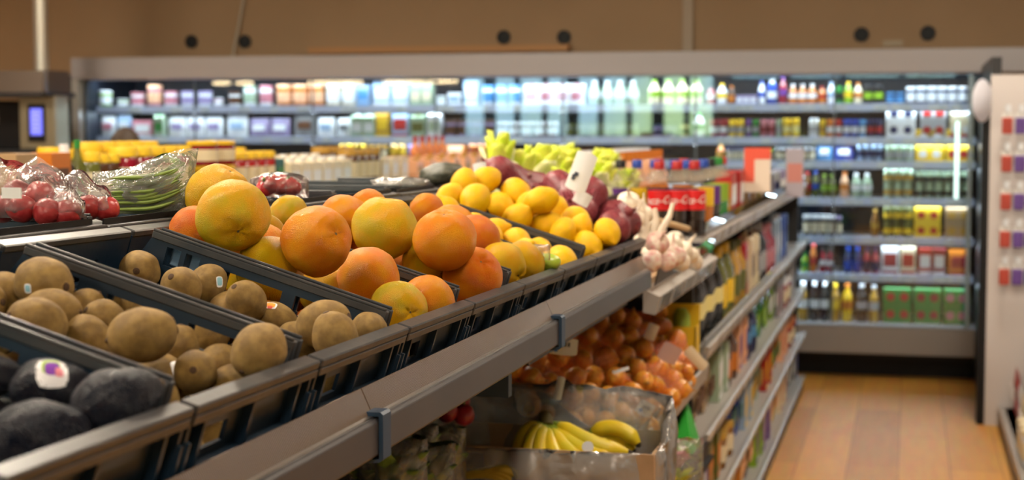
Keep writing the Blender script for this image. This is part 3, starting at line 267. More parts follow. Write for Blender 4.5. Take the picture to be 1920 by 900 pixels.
# ------------------------------------------------------------------ products
def build_product(kind, w, h, body, acc, parts=True):
    """One product standing on z=0, its front towards -Y."""
    r = w/2; B = cm(body); A = cm(acc)
    name = {'bottle':'drink_bottle','can':'drink_can','tub':'plastic_tub','jar':'glass_jar','carton':'drink_carton','box':'food_box','pouch':'food_pouch','pack':'can_multipack','spray':'spray_can','slim':'sauce_bottle'}[kind]
    if kind == 'bottle':
        t = empty(name); neck = .36*r
        MB().lathe([(r*.8,0),(r,.015),(r,h*.28),(r*.93,h*.34),(r,h*.42),(r,h*.6),(r*.8,h*.72),(neck,h*.86),(neck,h*.9)], 16).build('bottle_body', mat('drink_'+body, COL[body], .12, spec=.7), t, smooth=True)
        MB().lathe([(neck*1.25,h*.895),(neck*1.25,h*.99),(neck*1.1,h)], 14).build('bottle_cap', A, t, smooth=True)
        MB().lathe([(r*1.012,h*.33),(r*1.012,h*.55)], 16).build('bottle_label', cm('white' if acc == 'black' else acc), t, smooth=True)
    elif kind == 'slim':
        t = empty(name)
        MB().lathe([(r*.9,0),(r,.01),(r,h*.62),(r*.45,h*.78),(r*.35,h*.9)], 14).build('bottle_body', mat('drink_'+body, COL[body], .15, spec=.7), t, smooth=True)
        MB().lathe([(r*.45,h*.88),(r*.42,h)], 12).build('bottle_cap', A, t, smooth=True)
        MB().lathe([(r*1.015,h*.16),(r*1.015,h*.5)], 14).build('bottle_label', A, t, smooth=True)
    elif kind in ('can', 'spray'):
        t = empty(name)
        MB().lathe([(r*.85,0),(r,.008),(r,h-.012),(r*.86,h)], 16).build('can_body', mat('can_'+body, COL[body], .28, metal=.35), t, smooth=True)
        MB().lathe([(r*1.01,h*.3),(r*1.01,h*.62)], 16).build('can_band', A, t, smooth=True)
        if kind == 'spray': MB().lathe([(r*.5,h),(r*.5,h*1.14),(r*.4,h*1.16)], 12).build('nozzle_cap', A, t, smooth=True)
    elif kind in ('tub', 'jar'):
        t = empty(name)
        MB().lathe([(r*.86,0),(r*.95,.006),(r,h*.8),(r*.9,h*.84)], 18).build('container', mat('drink_'+body, COL[body], .15, spec=.7) if kind == 'jar' else B, t, smooth=True)
        MB().lathe([(r*1.02,h*.84),(r*1.02,h*.98),(r*.97,h)], 18).build('lid', A, t, smooth=True)
        MB().lathe([(r*.985,h*.2),(r*1.012,h*.66)], 18).build('product_label', cm('cream' if kind == 'jar' else acc), t, smooth=True)
    elif kind == 'carton':
        t = empty(name); d = w*.9
        m = MB().box((-w/2,-d/2,0),(w/2,d/2,h*.86)); m.add([(-w/2,-d/2,h*.86),(w/2,-d/2,h*.86),(w/2,d/2,h*.86),(-w/2,d/2,h*.86),(-w/2,0,h*.97),(w/2,0,h*.97)],[(0,1,5,4),(3,4,5,2),(0,4,3),(1,2,5)])
        m.box((-w/2,-.002,h*.96),(w/2,.002,h)).build('carton_body', B, t)
        MB().box((-w*.4,-d/2-.0012,h*.25),(w*.4,-d/2,h*.62)).build('printed_panel', A, t)
        MB().lathe([(w*.16,0),(w*.16,.014)],12,(0,0,0)).build('screw_cap', A, t, smooth=True, loc=(0,-d*.25,h*.915))
    elif kind == 'box':
        t = empty(name); d = max(.06, w*.6)
        MB().box((-w/2,-d/2,0),(w/2,d/2,h)).build('box_body', B, t, bevel=.0015)
        MB().box((-w*.38,-d/2-.0012,h*.3),(w*.38,-d/2,h*.75)).build('printed_panel', A, t)
        MB().box((-w*.46,-d/2-.001,h*.06),(w*.46,-d/2,h*.16)).build('printed_strip', A, t)
    elif kind == 'pack':
        t = empty(name); d = .13
        MB().box((-w/2,-d/2,0),(w/2,d/2,h)).build('wrap', B, t, bevel=.004)
        m = MB()
        for i in range(2): m.lathe([(h*.26,0),(h*.26,.002)], 16, (0,0,0))
        e = MB()
        for s in (-.24,.24):
            vs = [(w*s+h*.24*math.cos(a), -d/2-.001, h*.5+h*.24*math.sin(a)) for a in [2*math.pi*k/18 for k in range(18)]]
            e.add(vs, [tuple(range(18))])
        e.build('printed_emblem', A, t)
    elif kind == 'pouch':
        t = empty(name); d = .05; N = 8; K = 10; vs = []; fs = []
        for sgn in (-1, 1):
            for j in range(K+1):
                for i in range(N+1):
                    a = i/N*2-1; c = j/K
                    bul = (1-a**4)*math.sin(math.pi*min(1,c*.94+.06))**.6*(.5+.1*math.sin(7*a+5*c))
                    vs.append((a*w/2, sgn*d*bul*.5, c*h))
        base = (K+1)*(N+1)
        for s in (0, 1):
            for j in range(K):
                for i in range(N):
                    q = s*base+j*(N+1)+i; fs.append((q,q+1,q+N+2,q+N+1))
        me = MB().add(vs, fs).build('pouch_body', mat('foil_'+body, COL[body], .25, spec=.8, bump=.5, bump_s=30), t, smooth='all')
        MB().box((-w*.3,-.5*d-.001,h*.35),(w*.3,-.5*d+.004,h*.66)).build('printed_panel', A, t)
    t.name = name
    return t
KW = {'bottle':'bottle','can':'can','tub':'tub','jar':'jar','carton':'carton','box':'box','pouch':'pouch','pack':'multipack','spray':'aerosol can','slim':'slim bottle'}
AW = {'bottle':'cap','can':'band','tub':'lid','jar':'lid','carton':'panel','box':'panel','pouch':'panel','pack':'emblems','spray':'nozzle','slim':'label'}
_proto = {}
def product(kind, w, h, body, acc):
    key = (kind, round(w, 3), round(h, 3), body, acc)
    if key not in _proto:
        _proto[key] = build_product(*key); return _proto[key]
    return copy_tree(_proto[key])
PL = []      # (object, description, place, order)
def put(kind, w, h, body, acc, loc, rz, where, group, lo='leftmost', hi='rightmost'):
    o = product(kind, w, h, body, acc); o.location = loc; o.rotation_euler = (0, 0, rz)
    desc = '%s %s with %s %s' % (body.replace('_', ' '), KW[kind], acc.replace('_', ' '), AW[kind])
    o['category'] = KW[kind].split()[-1] if kind != 'spray' else 'can'; o['group'] = group
    PL.append((o, desc, where, lo, hi)); return o
def label_products():
    from collections import OrderedDict
    g = OrderedDict()
    for o, d, w, lo, hi in PL: g.setdefault((d, w, lo, hi), []).append(o)
    for (d, w, lo, hi), os in g.items():
        n = len(os)
        for i, o in enumerate(os):
            if n == 1: o['label'] = '%s %s' % (d, w)
            else:
                p = lo if i == 0 else hi if i == n-1 else (ORD[i+1]+' from left' if lo == 'leftmost' else ORD[i+1]+' nearest') if i+1 < len(ORD) else str(i+1)
                o['label'] = '%s, %s one %s' % (d, p, w)

# ------------------------------------------------------------------ wall cooler
FX0, FX1, FY = -5.62, .40, 10.1
cool = empty('display_cooler', (-2.6, 10.45, 0), 'long lit open-front drinks and dairy cooler with glass doors and grey header', 'cooler')
def cpart(m, name, mt, **k):
    o = m.build(name, mt, None, **k); o.parent = cool; o.matrix_parent_inverse = Matrix.Translation((2.6,-10.45,0)); return o
cpart(MB().box((FX0,10.86,.0),(FX1,10.92,1.98)).box((FX0,FY+.02,0),(FX0+.05,10.9,1.98)).box((FX0,FY+.02,1.93),(FX1,10.9,1.98)), 'cabinet', mat('cooler_inside', (.010,.014,.024), .5))
cpart(MB().box((FX0-.02,FY-.06,1.892),(1.9,FY+.10,2.042)), 'header', mat('header_grey', (.34,.315,.32), .45, metal=.1), bevel=.006)
cpart(MB().box((FX0,FY-.03,.165),(FX1,FY+.06,.335)).box((FX0,FY+.0,.31),(FX1,10.86,.335)), 'front_apron', mat('apron_grey', (.30,.28,.27), .4, metal=.2), bevel=.004)
cpart(MB().box((FX0,10.3,0),(FX1,10.36,.165)), 'kick_plate', M['black'])
cpart(MB().box((FX0,FY,.14),(FX1,10.3,.165)), 'underside', M['black'])
SZ = dict(A=1.705, B=1.496, C=1.346, D=1.116, E=.872, F=.638)
edge_m = mat('shelf_edge_blue', (.50,.55,.74), .35)
for k, z in SZ.items():
    s = cpart(MB().box((FX0+.06,10.27,z-.012),(FX1-.01,10.84,z)), 'cooler_shelf', M['shelfw'])
    o = MB().box((FX0+.06,10.245,z-.04),(FX1-.01,10.272,z+.008)).build('price_rail', edge_m, s)
    area_light('shelf_led', (-2.6, 10.29, z-.045), (R(-18), 0, 0), 5.9, .02, 15, (.72,.85,1))
area_light('header_led', (-2.6, FY+.13, 1.90), (R(24), 0, 0), 5.9, .04, 26, (.72,.85,1))
px = [FX0+.01+i*(FX1-FX0-.02)/7 for i in range(8)]
for i in range(7):
    d = cpart(MB().box((px[i]+.006,FY+.012,.345),(px[i+1]-.006,FY+.018,1.885)), 'glass_door', M['glass'])
    MB().box((px[i]+.0,FY+.008,.345),(px[i]+.010,FY+.022,1.885)).build('door_edge', mat('door_edge', (.10,.13,.15), .3), d)
cpart(MB().box((FX0-.02,FY-.05,.1),(FX0+.035,FY+.05,1.9)), 'end_post', mat('post_alu', (.5,.5,.48), .35, metal=.4))
cpart(MB().box((.262,FY-.02,1.13),(.285,FY+.0,1.60)), 'led_tube', mat('led_tube', (.8,.9,.9), .4, emit=(.6,.95,.9), emit_s=1.3))
cpart(MB().box((.338,FY-.01,.3),(.36,FY+.02,1.88)), 'door_handle_post', mat('alu_blue', (.3,.38,.42), .3, metal=.3))

KP = {}
for row in COOLER:
    k, x0, x1, n, kind, w, h, body, acc = row
    if n > 1: xs = [x0+(x1-x0)*(i+.5)/n for i in range(n)]
    else: xs = [(x0+x1)/2]
    nm = {'A':'on top cooler shelf','B':'on second cooler shelf','C':'on third cooler shelf','D':'on fourth cooler shelf','E':'on fifth cooler shelf','F':'on sixth cooler shelf','G':'on cooler floor'}[k]
    z = SZ.get(k, .336)
    rows = 2 if kind == 'pack' or (kind == 'can' and k in 'DE') else 1
    for i, x in enumerate(xs):
        for q in range(rows):
            put(kind, w, h, body, acc, (x, 10.275+w*.55 if kind != 'pack' else 10.36, z+q*(h+.0005)), 0, nm+(('', ' bottom layer')[rows > 1] if q == 0 else ' upper layer'), 'cooler products '+nm)
# price cards on the rails
for ch in [c for c in cool.children if c.name.startswith('cooler_shelf')]:
    z = max(v.co.z for v in ch.data.vertices)
    x = -5.3 if z > 1.45 else -.95
    random.seed(int(z*100))
    while x < .3:
        wd = random.choice([.06,.09,.12])
        MB().box((x,10.238,z-.036),(x+wd,10.245,z+.003)).build('price_card', M['tagw'], ch); x += wd+random.choice([.02,.05,.1,.16]) + (.12 if x < -1.5 else 0)
# ------------------------------------------------------------------ sloped produce display
TL = R(17)
AU = Vector((math.cos(TL),0,-math.sin(TL))); AV = Vector((0,1,-.008)).normalized(); AW_ = AU.cross(AV)
CY = [.944,1.244,1.544,1.844,2.144,2.444,2.744,3.044,3.344]
def corig(i): return Vector((-.585, CY[i], 1.324-.008*(CY[i]-1.24)))
def cworld(i, u, v, w): return corig(i)+AU*u+AV*v+AW_*w
ROT = Matrix((AU, AV, AW_)).transposed().to_4x4()

rib = bpy.data.materials.new('ribbed_strip'); rib.use_nodes = True; nt = rib.node_tree; b = nt.nodes['Principled BSDF']
b.inputs['Base Color'].default_value = (.18,.13,.095,1); b.inputs['Roughness'].default_value = .33; b.inputs['Metallic'].default_value = .3; b.inputs['Coat Weight'].default_value = .3
tc = nt.nodes.new('ShaderNodeTexCoord'); wv = nt.nodes.new('ShaderNodeTexWave'); wv.bands_direction = 'Y'; wv.inputs['Scale'].default_value = 80
bp = nt.nodes.new('ShaderNodeBump'); bp.inputs['Strength'].default_value = .7; bp.inputs['Distance'].default_value = .002
nt.links.new(tc.outputs['Object'], wv.inputs[0]); nt.links.new(wv.outputs['Fac'], bp.inputs['Height']); nt.links.new(bp.outputs['Normal'], b.inputs['Normal'])

disp = empty('produce_display', (-1.0, 2.2, 0), 'long sloped produce display with grey metal front rail and navy uprights', 'display stand')
def dpart(m, name, mt, parent=None, **k):
    o = m.build(name, mt, None, **k); o.parent = parent or disp
    if parent is None: o.matrix_parent_inverse = Matrix.Translation((1.0,-2.2,0))
    return o
DY0, DY1 = .45, 3.655
BAYS = [(DY0,.74),(.74,1.695),(1.695,2.64),(2.64,3.625)]
for (a, c) in BAYS:
    dpart(MB().extrude([(-.597,1.267),(-.583,1.236),(-.586,1.234),(-.600,1.266)], a+.001, c-.001), 'ribbed_strip', rib)
    dpart(MB().extrude([(-.587,1.236),(-.575,1.236),(-.572,1.232),(-.572,1.196),(-.576,1.192),(-.66,1.184),(-.66,1.189),(-.579,1.198),(-.579,1.229),(-.587,1.230)], a+.001, c-.001), 'front_rail', M['rail'], bevel=.0008)
    dpart(MB().extrude([(-.5845,1.2385),(-.5785,1.2385),(-.5785,1.2362),(-.5845,1.2362)], a+.002, c-.002), 'rail_bead', M['steel'])
for y in (.74, 1.695, 2.64):
    dpart(MB().extrude([(-.59,1.243),(-.5695,1.243),(-.5665,1.240),(-.5665,1.19),(-.5715,1.186),(-.66,1.178),(-.66,1.182),(-.5715,1.19),(-.5715,1.238),(-.59,1.238)], y-.014, y+.014), 'rail_clip', M['navy'])
    dx = -.32 if y > 2 else 0
    dpart(MB().box((-.70+dx,y-.012,.1),(-.64+dx,y+.012,1.178)), 'upright', M['navy'], bevel=.002)
    dpart(MB().box((-1.37,y-.012,1.10),(-.66,y+.012,1.178)), 'bracket', M['navy'])
# decks under the crates: a sloped one in front, a level one behind
for (a, c) in BAYS:
    p = [corig(0)+AU*u+AW_*(-.145) for u in (.0, -.40)]
    dz = -.008*((a+c)/2-CY[0])
    dpart(MB().extrude([(p[0].x,p[0].z+dz-.004),(p[1].x,p[1].z+dz-.004),(p[1].x,p[1].z+dz-.016),(p[0].x,p[0].z+dz-.016)], a, c), 'sloped_deck', M['dark'])
    dpart(MB().box((-1.42,a,1.285),(-1.0,c,1.298)), 'level_deck', M['dark'])
dpart(MB().box((-1.44,DY0,.1),(-1.42,DY1,1.285)), 'rear_panel', M['navy'])
dpart(MB().box((-1.42,DY0,.40),(-.62,DY1,.42)).box((-1.42,DY0,.02),(-.58,DY1,.12)), 'lower_shelf', M['dark'])
dpart(MB().box((-1.40,DY1+.0,.1),(-1.0,DY1+.012,1.3)), 'end_panel', M['navy'])

# ------------------------------------------------------------------ crates
def grid_wall(mb, L, H0, H1, th, wins, place):
    """Panel with real openings. a runs along, b up; wins = (a0,a1,b0,b1); place(a,b,t)->Vector."""
    As = sorted({0, L}|{w[0] for w in wins}|{w[1] for w in wins}); Bs = sorted({H0, H1}|{w[2] for w in wins}|{w[3] for w in wins})
    for i in range(len(As)-1):
        for j in range(len(Bs)-1):
            a, c = (As[i]+As[i+1])/2, (Bs[j]+Bs[j+1])/2
            if any(w[0] < a < w[1] and w[2] < c < w[3] for w in wins): continue
            mb.box((As[i],Bs[j],0),(As[i+1],Bs[j+1],th), lambda v: place(v.x, v.y, v.z))
CW, CL, CD = .297, .40, .140
def build_crate():
    t = empty('produce_crate')
    m = MB()      # base with slots
    grid_wall(m, .38, .01, CW-.01, .005, [(.04+.045*i,.065+.045*i,.03+.085*j,.1+.085*j) for i in range(7) for j in range(3)], lambda a,b_,c: Vector((-.39+a, b_, -CD+c)))
    m.build('crate_base', M['crate'], t)
    for side in (0, 1):
        y = .004 if side == 0 else CW-.008
        m = MB()
        grid_wall(m, .40, -CD, -.036, .004, [(.155,.235,-.10,-.055),(.255,.325,-.10,-.055)], lambda a,b_,c: Vector((-.4+a, y+c, b_)))
        grid_wall(m, .318, -.036, .002, .004, [(.023,.043,-.028,-.004),(.050,.070,-.028,-.004),(.105,.185,-.0359,-.009),(.203,.272,-.0359,-.009)], lambda a,b_,c: Vector((-.352+a, y+c, b_)))
        vs = [(-.368,y,-.036),(-.352,y,.002),(-.352,y,-.036),(-.368,y+.004,-.036),(-.352,y+.004,.002),(-.352,y+.004,-.036)]
        m.add(vs, [(0,1,2),(5,4,3),(0,3,4,1),(1,4,5,2),(2,5,3,0)])
        for u in (-.39,-.255,-.15,-.065,-.012): m.box((u-.004, y-(.0035 if side==0 else -.004), -CD),(u+.004, y+(.0 if side==0 else .0075), -.03))
        m.build('side_wall', M['crate'], t, bevel=0)
        m = MB()
        yy = .0005 if side == 0 else CW-.0105
        m.box((-.352,yy,.001),(-.032,yy+.010,.010))
        m.box((-.352,yy+(.0065 if side==0 else 0),.010),(-.032,yy+(.010 if side==0 else .0035),.0135))
        m.box((-.034,yy,-.03),(-.030,yy+.010,.010))
        m.build('side_rim', M['crate_rim'], t, bevel=.001)
    for end in (0, 1):
        u = -.006 if end == 0 else -.396
        s = 1 if end == 0 else -1
        m = MB()
        wins = [(.055,.115,-.058,-.037)] if end == 0 else [(.07,.125,-.070,-.034),(.17,.225,-.07,-.034)]
        grid_wall(m, CW, -CD, -.008, .004, wins, lambda a,b_,c: Vector((u-s*.012+s*c, a, b_)))
        for v in (.004,.038,.148,.262,.290): m.box((min(u-s*.008,u+s*.002),v-.003,-CD),(max(u-s*.008,u+s*.002),v+.003,-.012))
        m.box((min(u-s*.008,u+s*.001),.038,-.072),(max(u-s*.008,u+s*.001),.262,-.066))
        m.build('end_wall', M['crate'], t)
        m = MB()
        a0, a1 = sorted((u-s*.013, u+s*.006))
        m.box((a0,.002,-.010),(a1,CW-.002,-.001)).box((max(a0,a1-.003) if end==0 else a0,.002,-.020),(a1 if end==0 else a0+.003,CW-.002,-.010))
        m.build('end_rim', M['crate_rim'], t, bevel=.0015)
    return t
crate0 = build_crate()
CN = ['nearest navy crate, holding dark avocados','navy crate of kiwis next to the avocados','second navy crate of kiwis, beside the grapefruit','navy crate with two big grapefruit stacked on its back','navy crate of grapefruit with a big yellow one on top','navy crate with a few pale grapefruit, next to lemons','half empty navy crate with a few lemons low inside','navy crate heaped high with yellow lemons','farthest front row crate, filled with netted red onions']
for i in range(9):
    c = crate0 if i == 0 else copy_tree(crate0)
    c.matrix_world = Matrix.Translation(corig(i)+AV*.0015) @ ROT
    tag(c, CN[i], 'crate', 'navy produce crates in the front row')
CY2 = [1.244,1.544,1.844,2.144,2.444,2.744,3.044,3.344]
N2 = ['back row navy crate under the leftmost bag of red fruit','back row navy crate under the second bag','back row navy crate under the bag of green beans','back row navy crate behind the two stacked grapefruit','back row navy crate under the wrapped red peppers','back row navy crate left of the low dark vegetable','back row navy crate under the large dark vegetable','back row navy crate farthest along, behind the red onions']
for i, y in enumerate(CY2):
    c = copy_tree(crate0); c.matrix_world = Matrix.Translation((-.985, y+.0015, 1.441-.006*(y-1.24)))
    tag(c, N2[i], 'crate', 'navy produce crates in the back row')
    ln = MB(); z = 1.441-.006*(y-1.24)
    pts = []
    for side in (-1,):
        for (x, zz) in ((-1.012,z-.09),(-1.003,z-.008),(-1.0,z+.007)): pts.append((x, zz))
    ln.extrude([(pts[0][0],pts[0][1]),(pts[1][0],pts[1][1]),(pts[2][0],pts[2][1]),(pts[2][0]-.0015,pts[2][1]),(pts[1][0]-.0015,pts[1][1]),(pts[0][0]-.0015,pts[0][1])], y+.014, y+CW-.014)
    ln.box((-1.37,y+.014,z-.014),(-1.006,y+CW-.014,z-.009))
    o = ln.build('tray_liner', M['black'], c); o.matrix_parent_inverse = Matrix.Translation((-.985, y+.0015, z)).inverted(); o['label'] = 'black tray liner'

# ------------------------------------------------------------------ fruit
def ball(rfun, nu=36, nv=22):
    vs = []; fs = []
    vs.append(Vector((0,0,1))*rfun(0,0)); 
    for j in range(1, nv):
        th = math.pi*j/nv
        for i in range(nu):
            ph = 2*math.pi*i/nu; d = Vector((math.sin(th)*math.cos(ph), math.sin(th)*math.sin(ph), math.cos(th))); vs.append(d*rfun(th, ph))
    vs.append(Vector((0,0,-1))*rfun(math.pi,0)); e = len(vs)-1
    for i in range(nu): fs.append((0, 1+i, 1+(i+1)%nu)); fs.append((e, e-nu+(i+1)%nu, e-nu+i))
    for j in range(nv-2):
        for i in range(nu):
            a = 1+j*nu; fs.append((a+i, a+nu+i, a+nu+(i+1)%nu, a+(i+1)%nu))
    return vs, fs
def lump(seed, amp, f=1.6):
    o = Vector((seed*7.3, seed*3.1, seed))
    def g(th, ph):
        d = Vector((math.sin(th)*math.cos(ph), math.sin(th)*math.sin(ph), math.cos(th)))
        return 1+amp*noise.noise(d*f+o)
    return g
gf_y = fruit_mat('grapefruit_skin_yellow', (.62,.31,.002), (.56,.37,.004), 1.3, .33, 1, 55, .17)
gf_g = fruit_mat('grapefruit_skin_greenish', (.64,.33,.003), (.48,.36,.006), 1.5, .33, .9, 60, .17)
gf_o = fruit_mat('grapefruit_skin_orange', (.68,.19,.002), (.67,.28,.003), 1.2, .33, 1, 60, .17)
gf_r = fruit_mat('grapefruit_skin_deep', (.62,.135,.003), (.66,.21,.004), 1.8, .33, 1.1, 55, .17)
lem_m = fruit_mat('lemon_skin', (.70,.42,.002), (.66,.35,.002), 1.5, .38, .5, 40, .2)
kiwi_m = fruit_mat('kiwi_skin', (.25,.150,.042), (.40,.25,.068), 2.5, .6, .8, 110, .3)
avo_m = fruit_mat('avocado_skin', (.003,.006,.016), (.012,.012,.020), 4, .36, 1.8, 22, .22)
ron_m = fruit_mat('red_onion_skin', (.15,.020,.030), (.24,.05,.055), 2.5, .5, .3, 12, .35)
on_m = fruit_mat('onion_skin', (.60,.22,.018), (.76,.38,.05), 2.5, .3, .2, 12, .6)
scar_m = mat('stem_scar', (.09,.06,.025), .8)
woody = mat('kiwi_nub', (.06,.03,.012), .9)
def gf_shape(s):
    L_ = lump(s, .05, 1.3); F = lump(s+5, .02, 5)
    return lambda th, ph: L_(th,ph)*F(th,ph)*(1-.05*math.cos(th)**2-.10*math.exp(-(th/.26)**2)*(1+.3*math.cos(5*ph))+.04*math.exp(-((th-.5)/.3)**2)*(.5+.25*math.cos(6*ph+s))-.02*math.exp(-((math.pi-th)/.2)**2))
def fr_proto(name, shape, mt, stem):
    t = empty(name)
    m = MB(); vs, fs = ball(shape); m.add(vs, fs); m.build(name.split('_')[-1]+'_skin' if False else 'skin', mt, t, smooth='all')
    r0 = shape(0,0); r1 = shape(math.pi,0)
    if stem == 'citrus':
        MB().lathe([(.0,r0-.02),(.055,r0-.015),(.05,r0+.012),(.03,r0+.02),(.0,r0+.012)], 9).build('stem_scar', scar_m, t, smooth=True)
    elif stem == 'kiwi':
        MB().lathe([(.16,r0-.05),(.13,r0+.01),(.06,r0+.03),(.0,r0+.02)], 10).build('stem_end', woody, t, smooth=True)
        MB().lathe([(.0,-r1-.05),(.05,-r1-.04),(.10,-r1+.02),(.12,-r1+.06)], 9).build('blossom_end', woody, t, smooth=True)
    elif stem == 'avo':
        MB().lathe([(.07,r0-.04),(.07,r0+.02),(.04,r0+.05),(.0,r0+.05)], 9).build('stem_end', scar_m, t, smooth=True)
    elif stem == 'lemon':
        MB().lathe([(.06,r0-.03),(.05,r0+.01),(.0,r0+.015)], 8).build('stem_scar', mat('lemon_scar', (.20,.16,.02), .7), t, smooth=True)
    elif stem == 'onion':
        m = MB()
        for k in range(6):
            a = k*1.05; m.tube([(.05*math.cos(a),.05*math.sin(a),r0-.12),(.07*math.cos(a),.07*math.sin(a),r0+.1),(.12*math.cos(a+.5),.12*math.sin(a+.5),r0+.28)], [.05,.03,.006], 5)
        m.build('dry_neck', mat('onion_neck', (.42,.25,.10), .7) if 'red' not in name else mat('red_onion_neck', (.14,.03,.03), .7), t, smooth=True)
        m = MB()
        for k in range(7):
            a = k*.9; m.tube([(0,0,-r1+.04),(.06*math.cos(a),.06*math.sin(a),-r1-.02),(.12*math.cos(a),.12*math.sin(a),-r1-.05)], [.02,.012,.003], 4)
        m.build('root_tuft', mat('root_tuft', (.35,.26,.16), .9), t)
    return t
def kiwi_shape(s):
    L_ = lump(s, .06, 1.4); a = 1.0; c = .82
    return lambda th, ph: L_(th,ph)/math.sqrt((math.cos(th)/a)**2+(math.sin(th)/c)**2)*(1-.03*math.exp(-(th/.3)**2))
def lemon_shape(s):
    L_ = lump(s, .05, 1.4); F = lump(s+3, .015, 7)
    return lambda th, ph: L_(th,ph)*F(th,ph)/math.sqrt((math.cos(th)/.98)**2+(math.sin(th)/.78)**2)*(1+.24*math.exp(-((math.pi-th)/.17)**2)+.05*math.exp(-(th/.25)**2)-.05*math.exp(-(th/.1)**2))
def avo_shape(s):
    L_ = lump(s, .06, 1.5); F = lump(s+2, .02, 14)
    return lambda th, ph: L_(th,ph)*F(th,ph)/math.sqrt((math.cos(th)/1.06)**2+(math.sin(th)/(.74-.12*math.cos(th)))**2)
def onion_shape(s):
    L_ = lump(s, .04, 1.4)
    return lambda th, ph: L_(th,ph)*(1-.06*math.cos(th)**2+.28*math.exp(-(th/.26)**2)+.06*math.exp(-((math.pi-th)/.22)**2))*(1+.008*math.cos(14*ph))
_fr = {}
def fruit(kind, k):
    key = (kind, k)
    if key not in _fr:
        if kind == 'gfy': _fr[key] = fr_proto('grapefruit', gf_shape(k+1), (gf_y, gf_g, gf_y)[k%3], 'citrus')
        if kind == 'gfo': _fr[key] = fr_proto('grapefruit', gf_shape(k+7), (gf_o, gf_r, gf_o)[k%3], 'citrus')
        if kind == 'lem': _fr[key] = fr_proto('lemon', lemon_shape(k+1), lem_m, 'lemon')
        if kind == 'kiwi': _fr[key] = fr_proto('kiwi', kiwi_shape(k+1), kiwi_m, 'kiwi')
        if kind == 'avo': _fr[key] = fr_proto('avocado', avo_shape(k+1), avo_m, 'avo')
        if kind == 'ron': _fr[key] = fr_proto('red_onion', onion_shape(k+1), ron_m, 'onion')
        if kind == 'on': _fr[key] = fr_proto('onion', onion_shape(k+4), on_m, 'onion')
        return _fr[key]
    return copy_tree(_fr[key])
def screen(p):
    d = Vector(p)-Vector((0,0,EYE)); z = d.dot(FW); return d.dot(RT)/z, d.dot(UP)/z
def place_fruit(kind, p, r, k, axis=None, spin=0):
    o = fruit(kind, k); o.location = p; o.scale = (r,)*3; o.rotation_mode = 'QUATERNION'
    if axis is None: axis = Vector((random.gauss(0,1), random.gauss(0,1), random.gauss(0,.45)))
    q = Vector(axis).normalized().to_track_quat('Z', 'Y') @ Quaternion((0,0,1), spin or random.uniform(0, 6.28))
    o.rotation_quaternion = q; return o
def sticker(o, rdir, half, layers, shape=1.0, up=None):
    """Curved sticker on the fruit: rdir is a world direction; layers = [(material, scale, dx, dy)]."""
    q = o.rotation_quaternion.inverted(); d = (q @ Vector(rdir).normalized())
    upv = q @ (up or Vector((0,0,1))); a = upv.cross(d).normalized(); b_ = d.cross(a)
    sk = [c for c in o.children if c.name.startswith('skin')][0].data
    from mathutils.bvhtree import BVHTree
    bv = BVHTree.FromPolygons([v.co for v in sk.vertices], [list(p.vertices) for p in sk.polygons])
    root = None
    for li, (mt, sc_, dx, dy) in enumerate(layers):
        vs = []; fs = []; N = 16; K = 4
        for j in range(K+1):
            for i in range(N):
                t = 2*math.pi*i/N; rr = j/K*half*sc_
                sq = 1/(abs(math.cos(t))**5+abs(math.sin(t))**5)**.2
                dd = (d+a*(dx*half+rr*math.cos(t)*sq)+b_*(dy*half+rr*math.sin(t)*sq*shape)).normalized()
                h = bv.ray_cast(dd*3, -dd)[0]
                vs.append((h or dd)*(1.012+.006*li))
        for j in range(K):
            for i in range(N): fs.append((j*N+i, j*N+(i+1)%N, (j+1)*N+(i+1)%N, (j+1)*N+i))
        s = MB().add(vs, fs).build('sticker' if li == 0 else 'sticker_print', mt, root or o, smooth='all')
        if li == 0: root = s
FN = dict(gfy='yellow grapefruit', gfo='orange grapefruit', lem='yellow lemon', kiwi='brown fuzzy kiwi', avo='dark purple avocado', ron='red onion', on='brown-skinned onion')
WHERE = {0:'in the nearest navy crate', 1:'in the kiwi crate next to the avocados', 2:'in the kiwi crate next to the grapefruit', 3:'in the first grapefruit crate after the kiwis', 4:'in the second grapefruit crate after the kiwis', 5:'in the third grapefruit crate, next to lemons', 6:'in the half empty lemon crate', 7:'in the heaped lemon crate', 8:'under net in the farthest front crate'}
st_w = mat('sticker_white', (.75,.76,.8), .35); st_b = mat('sticker_blue', (.25,.5,.62), .35); st_o = mat('sticker_orange', (.75,.32,.05), .35); st_r = mat('sticker_red', (.65,.12,.08), .35); st_p = mat('sticker_purple', (.2,.05,.4), .35); st_k = mat('sticker_pink', (.75,.25,.32), .35); st_g = mat('sticker_green', (.3,.45,.1), .35)
CAMD = -FW
random.seed(11)
SPECIAL = {}
